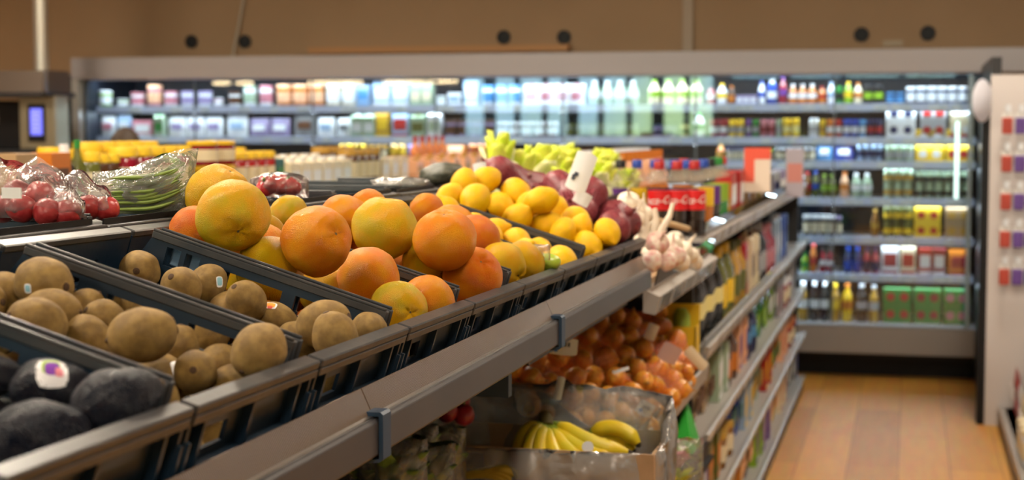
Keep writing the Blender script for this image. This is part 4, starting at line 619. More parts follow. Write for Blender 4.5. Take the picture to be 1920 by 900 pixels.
for ci, rows in HEAP.items():
    vis = []
    for idx, (kind, u, v, w, r, seen) in enumerate(rows):
        p = cworld(ci, u, v, w); k = random.randrange(3); axis = None
        if kind == 'ron': axis = Vector((random.gauss(0,1), random.gauss(0,1), .6))
        if ci == 3 and seen:
            if idx == 1: axis = CAMD*.80+RT*.30-UP*.50; k = 1
            elif idx == 0: axis = UP*.8+RT*.4+CAMD*.2; k = 0
            elif idx == 2: axis = CAMD*.62+RT*.68+UP*.22; k = 0
            elif idx == 10: axis = UP*.9+CAMD*.5; k = 2
            elif idx == 11: k = 1
            elif idx in (8,): k = 0
            else: axis = UP*.5+RT*random.uniform(-1,1)-CAMD*.6
        if ci == 4 and seen:
            if idx == 0: axis = UP*.97+CAMD*.1+RT*.12; k = 1
            elif idx == 1: axis = UP*.92+CAMD*.35; k = 2
            elif idx == 7: axis = CAMD*.6+UP*.5+RT*.3; k = 1
            elif idx == 3: k = 1
        if kind == 'kiwi' and seen:
            axis = RT*random.uniform(-1,1)+CAMD*random.uniform(-.3,.9)+UP*random.uniform(-.5,.5)
            if ci == 1 and idx == 8: axis = RT*.95+UP*.15-CAMD*.35
            if ci == 1 and idx == 12: axis = CAMD*.95+RT*.1+UP*.15
            if ci == 1 and idx == 13: axis = -CAMD+RT*.6+UP*.8
            if ci == 1 and idx == 0: axis = RT*.9-UP*.1+CAMD*.55
        if kind == 'avo' and seen: axis = RT*.8+UP*random.uniform(-.2,.4)-CAMD*.5; k = idx%3
        if kind == 'lem' and seen: axis = -(RT*random.uniform(-.4,1)+CAMD*random.uniform(-.2,.8)-UP*random.uniform(-.3,.7)) if random.random() < .8 else UP+RT*.3
        o = place_fruit(kind, p, r*(1.10 if kind in ('kiwi',) else 1.12 if kind == 'lem' else 1.08 if kind == 'avo' else 1.02), k, axis)
        o['category'] = {'gfy':'grapefruit','gfo':'grapefruit','lem':'lemon','kiwi':'kiwi','avo':'avocado','ron':'onion'}[kind]
        if seen: vis.append((screen(p)[0], idx, o, kind))
        else: o['label'] = '%s lying beneath the others %s' % (FN[kind], WHERE[ci]); o['group'] = 'fruit at the bottom '+WHERE[ci]
        SPECIAL[(ci, idx)] = o
    byk = {}
    for x, idx, o, kind in sorted(vis, key=lambda t: t[0]): byk.setdefault(kind, []).append(o)
    for kind, os in byk.items():
        for i, o in enumerate(os):
            o['label'] = '%s, %s%s' % (FN[kind], (ordinal(i, len(os)) or 'single one ').replace(', ', ' '), WHERE[ci]); o['group'] = FN[kind]+'s '+WHERE[ci]
def lab(ci, idx, s): SPECIAL[(ci, idx)]['label'] = s
lab(3, 1, 'big greenish yellow grapefruit showing its stem scar, front of the stacked pair')
lab(3, 0, 'big yellow-orange grapefruit at the back of the stacked pair')
lab(3, 2, 'big round orange grapefruit on top of the heap, dull spot on its right')
lab(3, 10, 'knobbly yellow-orange grapefruit with a puckered top, under the big orange one')
lab(3, 11, 'greenish yellow grapefruit at the front edge of its crate, nearest the kiwis')
lab(4, 0, 'big yellow grapefruit with a tiny dark stem on top')
lab(4, 1, 'big orange and yellow grapefruit with dimpled top, beside the tall yellow one')
lab(4, 7, 'deep orange wrinkled grapefruit at the front of the second grapefruit crate')
lab(1, 8, 'large kiwi lying on top of the nearer kiwi heap')
lab(1, 13, 'round kiwi standing highest at the front edge of the nearer kiwi crate')
lab(0, 0, 'round dark avocado at the front right corner of the nearest crate')
lab(0, 1, 'dark avocado with a large white and purple sticker')
# stickers the photo shows
sticker(SPECIAL[(0,1)], CAMD*.75+UP*.62+RT*.30, .60, [(st_w,1,0,0),(st_g,.55,-.1,.45),(st_p,.42,-.05,.22),(st_k,.26,.35,-.05)], 1.15, UP)
sticker(SPECIAL[(1,11)], CAMD*.5+UP*.35+RT*.85, .26, [(st_w,1,0,0)], 1.3, UP)
sticker(SPECIAL[(1,0)], CAMD*.6-UP*.1+RT*-.2, .15, [(st_w,1,0,0),(st_b,.7,0,0)], 1.2, UP)
sticker(SPECIAL[(2,2)], CAMD*.6+UP*.15+RT*.8, .23, [(st_w,1,0,0),(st_b,.75,0,.1)], 1.3, UP)
sticker(SPECIAL[(2,5)], CAMD*.55+UP*.8-RT*.1, .32, [(st_w,1,0,0),(st_o,.7,0,.1),(st_r,.4,0,-.45)], .75, UP)
sticker(SPECIAL[(2,7)], CAMD*.4+UP*.85+RT*.3, .34, [(st_w,1,0,0),(st_o,.7,0,0)], .6, UP)
# pale liner card standing in the first grapefruit crate, seen through its side windows
c = MB(); c.box((-.345,.016,-.055),(-.272,.0175,.0), lambda v: cworld(3, v.x, v.y, v.z))
tag(c.build('liner_card', mat('pale_blue_card', (.30,.48,.68), .7)), 'pale blue card inside the first grapefruit crate, seen through its side windows', 'card')
def ray_at(x, y, X=None, Y=None, D=None):
    d = FW+RT*((x-960)/FPX)+UP*((450-y)/FPX); c = Vector((0,0,EYE))
    if X is not None: return c+d*(X/d.x)
    if Y is not None: return c+d*(Y/d.y)
    return c+d*D
# ------------------------------------------------------------------ nets and onions
def net_mat(name, c, k, width=.22, bg=.12):
    m = bpy.data.materials.new(name); m.use_nodes = True; nt = m.node_tree; nt.nodes.clear(); N = nt.nodes.new; L = nt.links.new
    out = N('ShaderNodeOutputMaterial'); tr = N('ShaderNodeBsdfTransparent'); pb = N('ShaderNodeBsdfPrincipled'); pb.inputs['Base Color'].default_value = (*c,1); pb.inputs['Roughness'].default_value = .4
    tc = N('ShaderNodeTexCoord'); sp = N('ShaderNodeSeparateXYZ'); L(tc.outputs['Object'], sp.inputs[0])
    def diag(sx, sy, sz):
        a = N('ShaderNodeMath'); a.operation='MULTIPLY'; a.inputs[1].default_value = sx*k; L(sp.outputs[0], a.inputs[0])
        b_ = N('ShaderNodeMath'); b_.operation='MULTIPLY_ADD'; b_.inputs[1].default_value = sy*k; L(sp.outputs[1], b_.inputs[0]); L(a.outputs[0], b_.inputs[2])
        c_ = N('ShaderNodeMath'); c_.operation='MULTIPLY_ADD'; c_.inputs[1].default_value = sz*k; L(sp.outputs[2], c_.inputs[0]); L(b_.outputs[0], c_.inputs[2])
        f = N('ShaderNodeMath'); f.operation='FRACT'; L(c_.outputs[0], f.inputs[0])
        l = N('ShaderNodeMath'); l.operation='LESS_THAN'; l.inputs[1].default_value = width; L(f.outputs[0], l.inputs[0]); return l
    d1 = diag(.3,1,1); d2 = diag(.3,1,-1); mx = N('ShaderNodeMath'); mx.operation='MAXIMUM'; L(d1.outputs[0], mx.inputs[0]); L(d2.outputs[0], mx.inputs[1])
    m2 = N('ShaderNodeMath'); m2.operation='MAXIMUM'; m2.inputs[1].default_value = bg; L(mx.outputs[0], m2.inputs[0])
    ms = N('ShaderNodeMixShader'); L(m2.outputs[0], ms.inputs[0]); L(tr.outputs[0], ms.inputs[1]); L(pb.outputs[0], ms.inputs[2]); L(ms.outputs[0], out.inputs[0])
    return m
net_o = net_mat('orange_net', (.75,.13,.015), 160, .15, .0)
net_r = net_mat('purple_net', (.22,.035,.05), 110, .34, .06)
def wrap(name, balls, mt, grow=1.05, tuft=None, parent=None):
    bm = bmesh.new()
    for p, r in balls:
        for k in range(42):
            z = 1-2*(k+.5)/42; a = k*2.39996; s = math.sqrt(1-z*z)
            bm.verts.new(Vector(p)+Vector((s*math.cos(a), s*math.sin(a), z))*r*grow)
    if tuft: bm.verts.new(tuft)
    res = bmesh.ops.convex_hull(bm, input=bm.verts[:])
    bmesh.ops.delete(bm, geom=list({g for g in res['geom_interior']+res['geom_unused'] if isinstance(g, bmesh.types.BMVert)}), context='VERTS')
    bmesh.ops.subdivide_edges(bm, edges=bm.edges[:], cuts=2, use_grid_fill=True)
    # cling to what is inside
    for v in bm.verts:
        best = None
        for p, r in balls:
            d = (v.co-Vector(p)); L_ = d.length
            if best is None or L_-r < best[0]: best = (L_-r, Vector(p), r, d)
        g = best[0]
        if g > .002 and not (tuft and (v.co-Vector(tuft)).length < .03): v.co -= best[3].normalized()*min(g*.85, .03)
    me = bpy.data.meshes.new(name); bm.to_mesh(me); bm.free(); me.materials.append(mt)
    for p in me.polygons: p.use_smooth = True
    o = bpy.data.objects.new(name, me); col.objects.link(o)
    if parent: o.parent = parent
    return o
r8 = [(SPECIAL[(8,i)].location.copy(), HEAP[8][i][4]) for i in range(12)]
for idxs, lb in (((0,1,2,11),'dark red net bag around onions, farthest from the aisle'), ((3,4,5,6),'dark red net bag around onions in the middle, with white tag'), ((7,8,9,10),'dark red net bag around onions, nearest the crate front')):
    o = wrap('net_bag', [r8[i] for i in idxs], net_r, 1.07)
    tag(o, lb, 'net bag', 'net bags of red onions')

random.seed(5); ob = []
for (x, y, z, r, seen) in ONIONS:
    p = Vector((x, y, z)); o = place_fruit('on', p, r*1.03, random.randrange(3), Vector((random.gauss(0,1), random.gauss(0,1), random.gauss(.2,.7))))
    o['category'] = 'onion'; ob.append((o, p, r, seen))
vis = sorted([t for t in ob if t[3]], key=lambda t: (round(-screen(t[1])[1]*3000/40), screen(t[1])[0]))
from itertools import groupby
rowsv = [list(g) for _, g in groupby(vis, key=lambda t: round(-screen(t[1])[1]*3000/40))]
for ri, row in enumerate(rowsv):
    for i, t in enumerate(row):
        t[0]['label'] = 'brown-skinned onion in orange net, %s row from top, %s' % (ORD[ri+1], (ordinal(i, len(row)) or 'only one').strip().rstrip(',')+(' of '+str(len(row)) if len(row) > 1 else ''))
        t[0]['group'] = 'netted onions on the lower shelf'
for t in ob:
    if not t[3]: t[0]['label'] = 'brown-skinned onion hidden under the netted heap'; t[0]['group'] = 'onions under the netted heap'
bags = [(3.2,3.58),(3.58,3.92),(3.92,4.22),(4.22,4.9)]
bn = ['orange net bag of onions at the left end of the heap','orange net bag of onions, second from left, above the bananas','orange net bag of onions, second from right','orange net bag of onions at the right end, under the yellow carton']
for k, (a, c) in enumerate(bags):
    for half in (0, 1):
        S = [(p, r) for o, p, r, s in ob if s and a <= p.y < c and ((p.x < -.70) == (half == 0))]
        if len(S) < 3: continue
        tag(wrap('net_bag', S, net_o, 1.05), bn[k]+(', upper bag' if half == 0 else ', lower bag'), 'net bag', 'orange net bags of onions')
# sloping navy bin they lie in
t2 = R(36); nx = Vector((math.sin(t2),0,math.cos(t2))); ux = Vector((math.cos(t2),0,-math.sin(t2)))
base = Vector((-.60,0,.90))-nx*.078
m = MB(); a, b_ = base+ux*.04, base-ux*.40
onb = empty('onion_bin', (-.75, 3.9, .8), 'dark navy sloping bin holding the netted onions', 'bin')
def bp_(mb, name, mt, **k):
    o = mb.build(name, mt, None, **k); o.parent = onb; o.matrix_parent_inverse = Matrix.Translation((.75,-3.9,-.8)); return o
bp_(MB().extrude([(a.x,a.z),(b_.x,b_.z),(b_.x-.005,b_.z-.008),(a.x-.005,a.z-.008)], 3.33, 4.85), 'bin_floor', M['navy'])
sd = [(a.x,a.z),(b_.x,b_.z),(b_.x+.03,b_.z+.05),(a.x+.03,a.z+.055)]
bp_(MB().extrude(sd, 3.32, 3.33), 'bin_side', M['crate']); bp_(MB().extrude([(a.x,a.z-.005),(a.x+.02,a.z+.05),(a.x+.015,a.z+.052),(a.x-.005,a.z-.005)], 3.32, 4.85), 'bin_front', M['crate'])
os_ = empty('lower_display_shelf', (-.8, 4.2, 0), 'grey rail of the lower shelf holding the onions', 'shelf')
def ls(mb, name, mt, **k):
    o = mb.build(name, mt, None, **k); o.parent = os_; o.matrix_parent_inverse = Matrix.Translation((.8,-4.2,0)); return o
ls(MB().box((-1.35,3.66,.795),(-.61,4.84,.81)), 'shelf_board', M['rail'])
ls(MB().extrude([(-.61,.795),(-.598,.79),(-.592,.795),(-.585,.845),(-.592,.848),(-.61,.81)], 3.66, 4.84), 'shelf_rail', M['shelfg'])
ls(MB().box((-1.36,3.66,.1),(-1.345,4.84,1.12)), 'back_panel', M['navy'])
for y in (3.70, 4.15, 4.82): ls(MB().box((-1.345,y-.02,.1),(-1.30,y+.02,1.12)), 'upright', M['navy'])

def card_tag(p, w, h, yaw, pitch, roll, label, name='price_tag', marks=True, mt=None, curve=.004):
    o = MB(); N = 6; vs = []; fs = []
    for th in (0, .0012):
        for j in range(3):
            for i in range(N+1):
                a = i/N*2-1; vs.append((a*w/2, -curve*(1-a*a)+th, (j/2-.5)*h*(1-.12*abs(a)**3)))
    for s in (0, 1):
        for j in range(2):
            for i in range(N): q = s*3*(N+1)+j*(N+1)+i; fs.append((q,q+1,q+N+2,q+N+1))
    b0 = o.add(vs, fs).build(name, mt or mat('tag_white', (.70,.73,.76), .4), smooth='all'); b0.location = p; b0.rotation_euler = (pitch, roll, yaw)
    if marks:
        m = MB()
        for k in range(4): m.box((-.2*w+k*.12*w,-curve-.0012,.0*h),(-.12*w+k*.12*w,-curve-.0004,.25*h))
        m.build('printed_bars', mat('ink_dark', (.05,.06,.09), .5), b0)
        e = MB(); e.add([(-.22*w+.075*h*2*math.cos(t), -curve-.0008, -.2*h+.15*h*math.sin(t)) for t in [i*math.pi/8 for i in range(16)]], [tuple(range(16))]); e.build('printed_dot', mat('ink_blue', (.04,.2,.6), .5), b0)
    tag(b0, label, 'tag', 'white tags on produce nets'); return b0
card_tag(ray_at(1055,649,D=3.3), .062, .036, YAW, 0, .1, 'white tag with blue dot hanging on the onion net just under the front rail')
card_tag(ray_at(1049,728,D=3.3), .016, .05, YAW, 0, .2, 'narrow white bent tag on the left orange onion net', marks=False)
card_tag(ray_at(1210,766,D=3.7), .038, .036, YAW, .2, .5, 'white tag with blue dot at the lower front of the orange nets, above bananas')
card_tag(ray_at(1256,662,D=4.05), .05, .05, YAW, .2, .5, 'translucent pinkish tag on the upper orange nets', marks=False, mt=mat('pink_tag', (.5,.35,.33), .3))
card_tag(ray_at(1305,672,D=4.3), .03, .075, YAW, .1, -.75, 'cream slanted tag sticking out at the right end of the onion nets', marks=False, mt=mat('cream_tag', (.7,.62,.45), .4))
card_tag(ray_at(1164,694,D=3.75), .04, .008, YAW, 0, -.3, 'thin white clip on the middle orange onion net', marks=False)
card_tag(ray_at(1222,622,D=4.2), .03, .045, YAW, 0, .4, 'small white tag high on the right orange onion net', marks=False)
card_tag(ray_at(1090,322,D=3.42), .046, .088, YAW, 0, .35, 'tall white tilted tag standing over the red onions', marks=False)
MB().box((-.016,-.006,-.022),(-.008,-.0045,-.010)).box((-.013,-.006,-.012),(-.004,-.0045,-.004)).build('printed_mark', mat('ink_dark', (.05,.06,.09), .5), bpy.data.objects[[o.name for o in bpy.data.objects if o.get('label') == 'tall white tilted tag standing over the red onions'][0]])
card_tag(ray_at(1092,372,D=3.45), .036, .03, YAW, 0, .5, 'small white tag lying on the red onion nets', marks=False)
card_tag(ray_at(900,315,D=3.55), .03, .025, YAW, 0, -.2, 'small white tag at the far left end of the red onion nets', marks=False)

# ------------------------------------------------------------------ garlic section
gs = empty('garlic_shelf', (-.9, 4.2, 0), 'grey metal shelf bay with label rail, holding garlic between onions and drinks', 'shelf')
def gp(mb, name, mt, **k):
    o = mb.build(name, mt, None, **k); o.parent = gs; o.matrix_parent_inverse = Matrix.Translation((.9,-4.2,0)); return o
gp(MB().box((-1.35,3.68,1.165),(-.60,4.84,1.18)), 'shelf_board', M['dark'])
rl = gp(MB().extrude([(-.60,1.13),(-.572,1.125),(-.56,1.168),(-.566,1.17),(-.60,1.185)], 3.68, 4.84), 'label_rail', M['shelfg'])
gp(MB().extrude([(-.575,1.19),(-.565,1.235),(-.568,1.236),(-.578,1.19)], 3.70, 4.82), 'clear_riser', M['acrylic'])
for k in range(5):
    y = 3.72+k*.21; o = MB().extrude([(-.5705,1.130),(-.5600,1.166),(-.5590,1.166),(-.5695,1.130)], y, y+.17).build('price_card', mat('glossy_card', (.42,.5,.58), .12, coat=.6), rl)
gar_m = fruit_mat('garlic_skin', (.74,.68,.56), (.70,.58,.46), 2, .4, .3, 10)
gar_p = fruit_mat('garlic_skin_pink', (.74,.64,.54), (.60,.28,.26), 2, .4, .3, 10)
def garlic_proto(mt, seed):
    t = empty('garlic_bulb'); F = lump(seed, .05, 2)
    vs, fs = ball(lambda th, ph: F(th,ph)*(1-.14*math.cos(th)**2)*(1+.05*abs(math.sin(3.5*ph))*math.sin(th))*(1+.45*math.exp(-(th/.22)**2)))
    MB().add(vs, fs).build('skin', mt, t, smooth='all')
    MB().tube([(0,0,1.2),(.05,0,1.6),(.1,.03,2.0)], [.16,.10,.05], 8).build('dry_neck', mt, t, smooth=True)
    return t
gprot = [garlic_proto(gar_m, 2), garlic_proto(gar_p, 4)]; used = [0, 0]
GL = [(1178,380,3.85,44),(1204,402,3.85,42),(1190,410,3.8,40),(1232,455,3.8,46),(1259,462,4.1,44),(1281,470,4.2,40),(1293,480,4.3,36),(1264,480,3.95,44),(1222,490,3.75,44),(1248,490,3.85,42),(1215,420,3.95,42),(1242,468,4.2,40),(1275,490,4.05,40),(1300,490,4.4,36)]
for i, (x, y, D, w) in enumerate(GL):
    pz = Vector((0,0,EYE))+(FW+RT*((x-960)/FPX)+UP*((450-y)/FPX))*D; k = 1 if i in (3,7,8,9) else 0
    o = gprot[k] if not used[k] else copy_tree(gprot[k]); used[k] = 1
    o.location = pz; o.scale = (w*D/6000,)*3; o.rotation_euler = (random.uniform(-.9,.9), random.uniform(-.9,.9), random.uniform(0,6))
    tag(o, ('pink-streaked' if k else 'white')+' garlic bulb, %s in the garlic heap beside the red onions' % (ordinal(sorted([g[0] for g in GL]).index(x), 14).strip().rstrip(',')), 'garlic', 'garlic bulbs on the shelf')
# plaited garlic stems
for i, (x, y, dx, dy) in enumerate([(1212,440,-12,-66),(1224,436,4,-46),(1240,430,22,-50),(1205,430,-26,-34)]):
    base_ = Vector((0,0,EYE))+(FW+RT*((x-960)/FPX)+UP*((450-y)/FPX))*3.8; tip = base_+(RT*dx-UP*dy)*3.8/FPX
    mid = (base_+tip)/2+RT*.006
    tag(MB().tube([base_-UP*.03, base_, mid, tip], [.012,.010,.007,.005], 8).build('garlic_stalk', gar_m, smooth=True), 'dry white garlic stalk, %s sticking up above the bulbs' % ['tallest','second tallest','rightmost','leftmost'][i], 'garlic stalk', 'garlic stalks')
tray = MB(); tray.box((-1.0,3.70,1.182),(-.60,4.80,1.20)); tag(tray.build('garlic_tray', M['card']), 'cardboard tray under the garlic bulbs', 'tray')
for i,(y,z) in enumerate([(3.80,1.23),(3.95,1.22),(4.15,1.23),(4.35,1.24),(4.6,1.235)]):
    for j, x in enumerate((-.66,-.74,-.82)):
        o = copy_tree(gprot[0]); o.location = (x+.012*((i+j)%2), y+.02*j, z); o.scale = (.028,)*3; o.rotation_euler = (i,j,i+j)
        tag(o, 'white garlic bulb in the bottom layer of the tray', 'garlic', 'garlic bulbs in the bottom layer')
fm_ = MB().tube([(-.70,3.9,1.35),(-.66,4.1,1.33),(-.62,4.6,1.27)], .008, 8).build('wooden_stick', mat('pale_wood', (.6,.42,.22), .6)); tag(fm_, 'pale wooden edge strip lying across the garlic', 'strip')

# ------------------------------------------------------------------ yellow-green salad hearts behind the red onions
leaf_a = fruit_mat('leaf_yellow_green', (.50,.66,.015), (.72,.72,.10), 22, .4, .2, 60); leaf_b = fruit_mat('leaf_pale', (.70,.70,.30), (.78,.78,.55), 16, .4, .2, 60)
def leaf(base_, tip, w, bend, side, seed):
    n = 10; vs = []; fs = []; W_ = 5; d = tip-base_; out = Vector(side)
    for j in range(n+1):
        t = j/n; c = base_+d*t+out*bend*t*t; ww = w*(.35+.9*math.sin(math.pi*min(1,t*.85+.06)))
        s = d.normalized().cross(out).normalized()
        for i in range(W_):
            a = i/(W_-1)*2-1; vs.append(c+s*a*ww/2+out*(-.35*ww*a*a+.12*ww*math.sin(9*t+seed+3*a)*abs(a)))
    for j in range(n):
        for i in range(W_-1): q = j*W_+i; fs.append((q,q+1,q+W_+1,q+W_))
    return vs, fs
def heart(p, h, r, seed, label):
    random.seed(seed); t = empty('salad_heart', p, label, 'salad', 'yellow-green salad hearts')
    t.rotation_euler = (random.uniform(-.15,.15), random.uniform(-.25,.25), 0)
    MB().lathe([(r*.5,0),(r*.95,h*.12),(r*1.05,h*.35),(r*.8,h*.55),(r*.3,h*.7)], 14).build('pale_base', leaf_b, t, smooth=True)
    for k in range(9):
        a = k*2.4+seed; rr = r*(.35+.05*k); o_ = Vector((math.cos(a), math.sin(a), 0))
        vs, fs = leaf(o_*rr*.6+Vector((0,0,h*.1)), o_*rr*1.3+Vector((0,0,h*(1.02-.03*k))), r*1.25, r*.5, o_, seed+k)
        o = MB().add(vs, fs).build('leaf', leaf_a if k < 7 else leaf_b, t, smooth='all')
        so = o.modifiers.new('thick', 'SOLIDIFY'); so.thickness = .0015
    return t
HS = [(-1.10,4.25,1.335,.215,.038),(-1.04,4.35,1.335,.175,.045),(-1.05,4.52,1.335,.18,.05),(-1.03,4.72,1.33,.175,.045),(-1.03,4.90,1.33,.18,.045),(-1.0,5.12,1.33,.165,.042),(-.99,5.34,1.33,.16,.04),(-.95,4.45,1.31,.14,.04),(-.93,4.85,1.31,.15,.04),(-.90,5.15,1.3,.13,.035)]
for i, (x, y, z, h, r) in enumerate(HS):
    heart((x, y, z), h, r, i+3, 'bright yellow-green leafy salad heart, %s, behind the red onions' % (['leftmost and tallest','second from left, back','third from left, back','fourth from left, back','fifth from left, back','sixth from left, back','rightmost, back','left one in front','middle one in front','right one in front'][i]))
tag(MB().box((-1.35,4.0,1.30),(-.86,5.45,1.318)).box((-.862,4.0,1.30),(-.855,5.45,1.36)).box((-1.3,4.0,1.19),(-1.28,5.4,1.30)).box((-.90,4.0,1.19),(-.88,4.85,1.30)).build('salad_crate', M['dark']), 'dark tray under the yellow-green salad hearts', 'tray')

# ------------------------------------------------------------------ packaged vegetables in the back row
def pillow(p, w, h, th, yaw, seed, mt, name, label, group=None, shape=None, tilt=0, amp=.012):
    N, K = 26, 18; vs = []; fs = []; o_ = Vector((seed, seed*2, seed*3))
    for s in (-1, 1):
        for j in range(K+1):
            for i in range(N+1):
                a = i/N*2-1; c = j/K; x0, z0 = a*w/2, c*h
                if shape: x0, z0 = shape(a, c)
                env = max(0, (1-a*a))**.45*max(0, math.sin(math.pi*(c*.96+.02)))**.5
                n = Vector((x0*30, z0*30, s)); f = noise.noise(n+o_)*1.0+abs(noise.noise(n*2.3+o_))*.9
                vs.append(Vector((x0, s*(th/2*env)+amp*f*env*.7, z0+amp*.5*noise.noise(n*1.3-o_)*(c > .05))))
    B0 = (K+1)*(N+1)
    for s in (0, 1):
        for j in range(K):
            for i in range(N): q = s*B0+j*(N+1)+i; fs.append((q,q+1,q+N+2,q+N+1) if s == 0 else (q,q+N+1,q+N+2,q+1))
    o = MB().add(vs, fs).build(name, mt, smooth='all'); o.location = p; o.rotation_euler = (tilt,0,yaw)
    return tag(o, label, 'bag', group)
# green beans in a clear bag
bp0 = ray_at(256, 396, D=2.26)
def bshape(a, c):
    x = a*.075*(1-.06*(1-c)); top = .060+.030*(a+1)/2+.004*math.sin(3*a)
    return (x+.012*c, c*top-.0)
random.seed(2)
bean_m = fruit_mat('green_bean_skin', (.15,.23,.035), (.22,.32,.07), 30, .42, .3, 120); tip_m = mat('bean_tip', (.20,.20,.09), .6)
for i in range(34):
    z = .004+(i%8)*.0062+random.uniform(-.0015,.0015); y = -.024+(i//8)*.011+random.uniform(-.002,.002)
    L_ = random.uniform(.040,.052); bend = random.uniform(.008,.03); pts = []
    for k in range(9):
        t = k/8*2-1; pts.append(Vector((t*L_+.018, y+.004*t, z+bend*max(0,t)**1.6*1.0-.003*(1-t)*.3+.004*math.sin(i))))
    Rz = Matrix.Rotation(YAW,4,'Z'); t = empty('green_bean', bp0)
    t.rotation_euler = (0,0,YAW)
    MB().tube(pts, [.0010,.0024,.0028,.0030,.0030,.0030,.0028,.0022,.0007], 8).build('pod', bean_m, t, smooth=True)
    MB().tube([pts[0]-Vector((.005,0,.001)), pts[0]+Vector((.001,0,0))], [.0008,.0016], 6).build('stalk_tip', tip_m, t)
    tag(t, 'thin green bean lying with others in the clear bag, left of the stacked grapefruit', 'green bean', 'green beans in the clear bag')
pillow(bp0+Vector((.002,0,-.004)), .15, .1, .062, YAW, 3, M['film'], 'film_bag', 'clear crinkled bag of green beans beside the stacked grapefruit', 'clear bags in the back row', bshape, amp=.011)
# red fruit in crinkled bags at the far left
pl_m = fruit_mat('red_fruit_skin', (.34,.02,.022), (.44,.05,.05), 2, .3, .1, 20)
k = 0
for bi, (cx, cy) in enumerate([tuple(ray_at(62,408,D=2.0))[:2],tuple(ray_at(138,402,D=2.1))[:2]]):
    for (dx, dy, dz) in [(-.045,0,.022),(-.012,-.012,.024),(.022,-.004,.020),(.045,.01,.018),(-.03,.02,.042),(.004,.018,.040)][:6 if bi == 0 else 4]:
        F = lump(k+2, .10, 1.6); vs, fs = ball(lambda th, ph: F(th,ph)*(1-.08*math.cos(th)**2), 24, 16)
        t = empty('wrapped_apple', (cx+dx*.97-dy*.24, cy+dy, 1.436+dz)); t.scale = (.0185,)*3
        MB().add(vs, fs).build('skin', pl_m, t, smooth='all'); MB().tube([(0,0,.85),(.05,0,1.15)], .05, 6).build('stem', scar_m, t)
        tag(t, 'red fruit, %s in the %s crinkled bag at the left' % (['first','second','third','fourth','fifth','sixth'][k%6 if bi == 0 else k-6], ['leftmost','second'][bi]), 'fruit', 'red fruit in crinkled bags'); k += 1
def sh1(a, c): return (a*.066*(1-.25*c*c)+.004*math.sin(5*c), c*(.085-.030*(a+1)/2+.008*math.sin(4*a)))
def sh2(a, c): return (a*.058*(1-.3*c*c), c*(.062-.016*(a+1)/2+.006*math.sin(5*a)))
pillow(ray_at(58,408,D=2.0), .15,.08,.075, YAW, 5, M['film'], 'film_bag', 'leftmost clear crinkled bag of red fruit', 'clear bags in the back row', sh1, amp=.022)
pillow(ray_at(136,402,D=2.1), .12,.06,.070, YAW, 9, M['film'], 'film_bag', 'second clear crinkled bag of red fruit, left of the beans', 'clear bags in the back row', sh2, amp=.020)
tag(MB().box((-.012,-.001,0),(.012,.001,.012)).build('paper_label', M['paper'], loc=ray_at(22,372,D=1.80)), 'small white paper label on the leftmost crinkled bag', 'label')
# wrapped red peppers
pep = fruit_mat('red_pepper_skin', (.36,.012,.016), (.48,.03,.025), 1.5, .12, .05, 40, .7)
for i, (x, y, w) in enumerate([(500,349,46),(527,346,48),(548,351,40)]):
    p = ray_at(x, y, X=-1.10+.02*i); r = w*(p.y)/6000*1.0
    F = lump(i+9, .05, 2); vs, fs = ball(lambda th, ph: F(th,ph)*(1+.10*math.cos(3*ph)*math.sin(th))*(1-.10*math.exp(-(th/.35)**2)), 30, 20)
    t = empty('red_pepper', p); t.scale = (r, r, r*.85); t.rotation_euler = (.9, .4*i, i)
    MB().add(vs, fs).build('skin', pep, t, smooth='all'); MB().tube([(0,0,.8),(0,.05,1.1),(.1,.1,1.25)], [.16,.1,.12], 8).build('stalk', mat('pepper_stalk', (.08,.16,.03), .6), t, smooth=True)
    tag(t, 'glossy red pepper, %s of three wrapped together behind the orange grapefruit' % ['leftmost','middle','rightmost'][i], 'red pepper', 'wrapped red peppers')
pc = ray_at(524, 365, X=-1.085)
pillow(pc-Vector((0,0,.006)), .10, .05, .075, YAW, 13, M['film3'], 'film_bag', 'tight clear film around the three red peppers', 'clear bags in the back row', lambda a, c: (a*.052, c*.046*(1-.25*a*a)), amp=.006)
# dark vegetables
dk = fruit_mat('dark_vegetable_skin', (.035,.04,.028), (.09,.09,.07), 3, .35, .3, 30)
for i, (x, y, w, h, D) in enumerate([(828,327,88,46,3.62),(752,346,100,26,3.5)]):
    p = ray_at(x, y, D=D); F = lump(i+20, .12, 1.7); vs, fs = ball(lambda th, ph: F(th,ph), 30, 20)
    t = empty('dark_squash', p); t.scale = (w*D/6000, .04, h*D/6000); t.rotation_euler = (0, -.12+.1*i, YAW)
    MB().add(vs, fs).build('skin', dk, t, smooth='all'); MB().tube([(.85,0,.1),(1.05,0,.2)], [.16,.10], 8).build('stalk', scar_m, t)
    tag(t, ['large dark grey-green vegetable humped above the back crate rim','low dark grey-green vegetable in film, left of the large one'][i], 'vegetable', 'dark vegetables')
pillow(ray_at(750,358,D=3.46), .12,.03,.07, YAW, 17, M['film'], 'film_bag', 'clear film over the low dark vegetable', 'clear bags in the back row', lambda a, c: (a*.062, c*.030*(1-.2*a*a)), amp=.006)
# a wrapped cucumber-like pack in the lemon crate
t = empty('wrapped_lime', ray_at(1028,492,D=2.80)); t.scale = (.022,.022,.016); vs, fs = ball(lump(3,.05,1.5), 24, 16)
MB().add(vs, fs).build('skin', mat('lime_skin', (.28,.38,.03), .35), t, smooth='all'); MB().tube([(0,0,.9),(0,0,1.1)], .06, 6).build('stem_scar', scar_m, t)
tag(t, 'small green lime at the front of the half empty lemon crate', 'lime')
pillow(ray_at(1010,488,D=2.76), .04,.03,.02, YAW, 19, M['film'], 'film_bag', 'scrap of clear film beside the small green lime', 'clear bags in the back row', lambda a, c: (a*.02, c*.028), amp=.006)

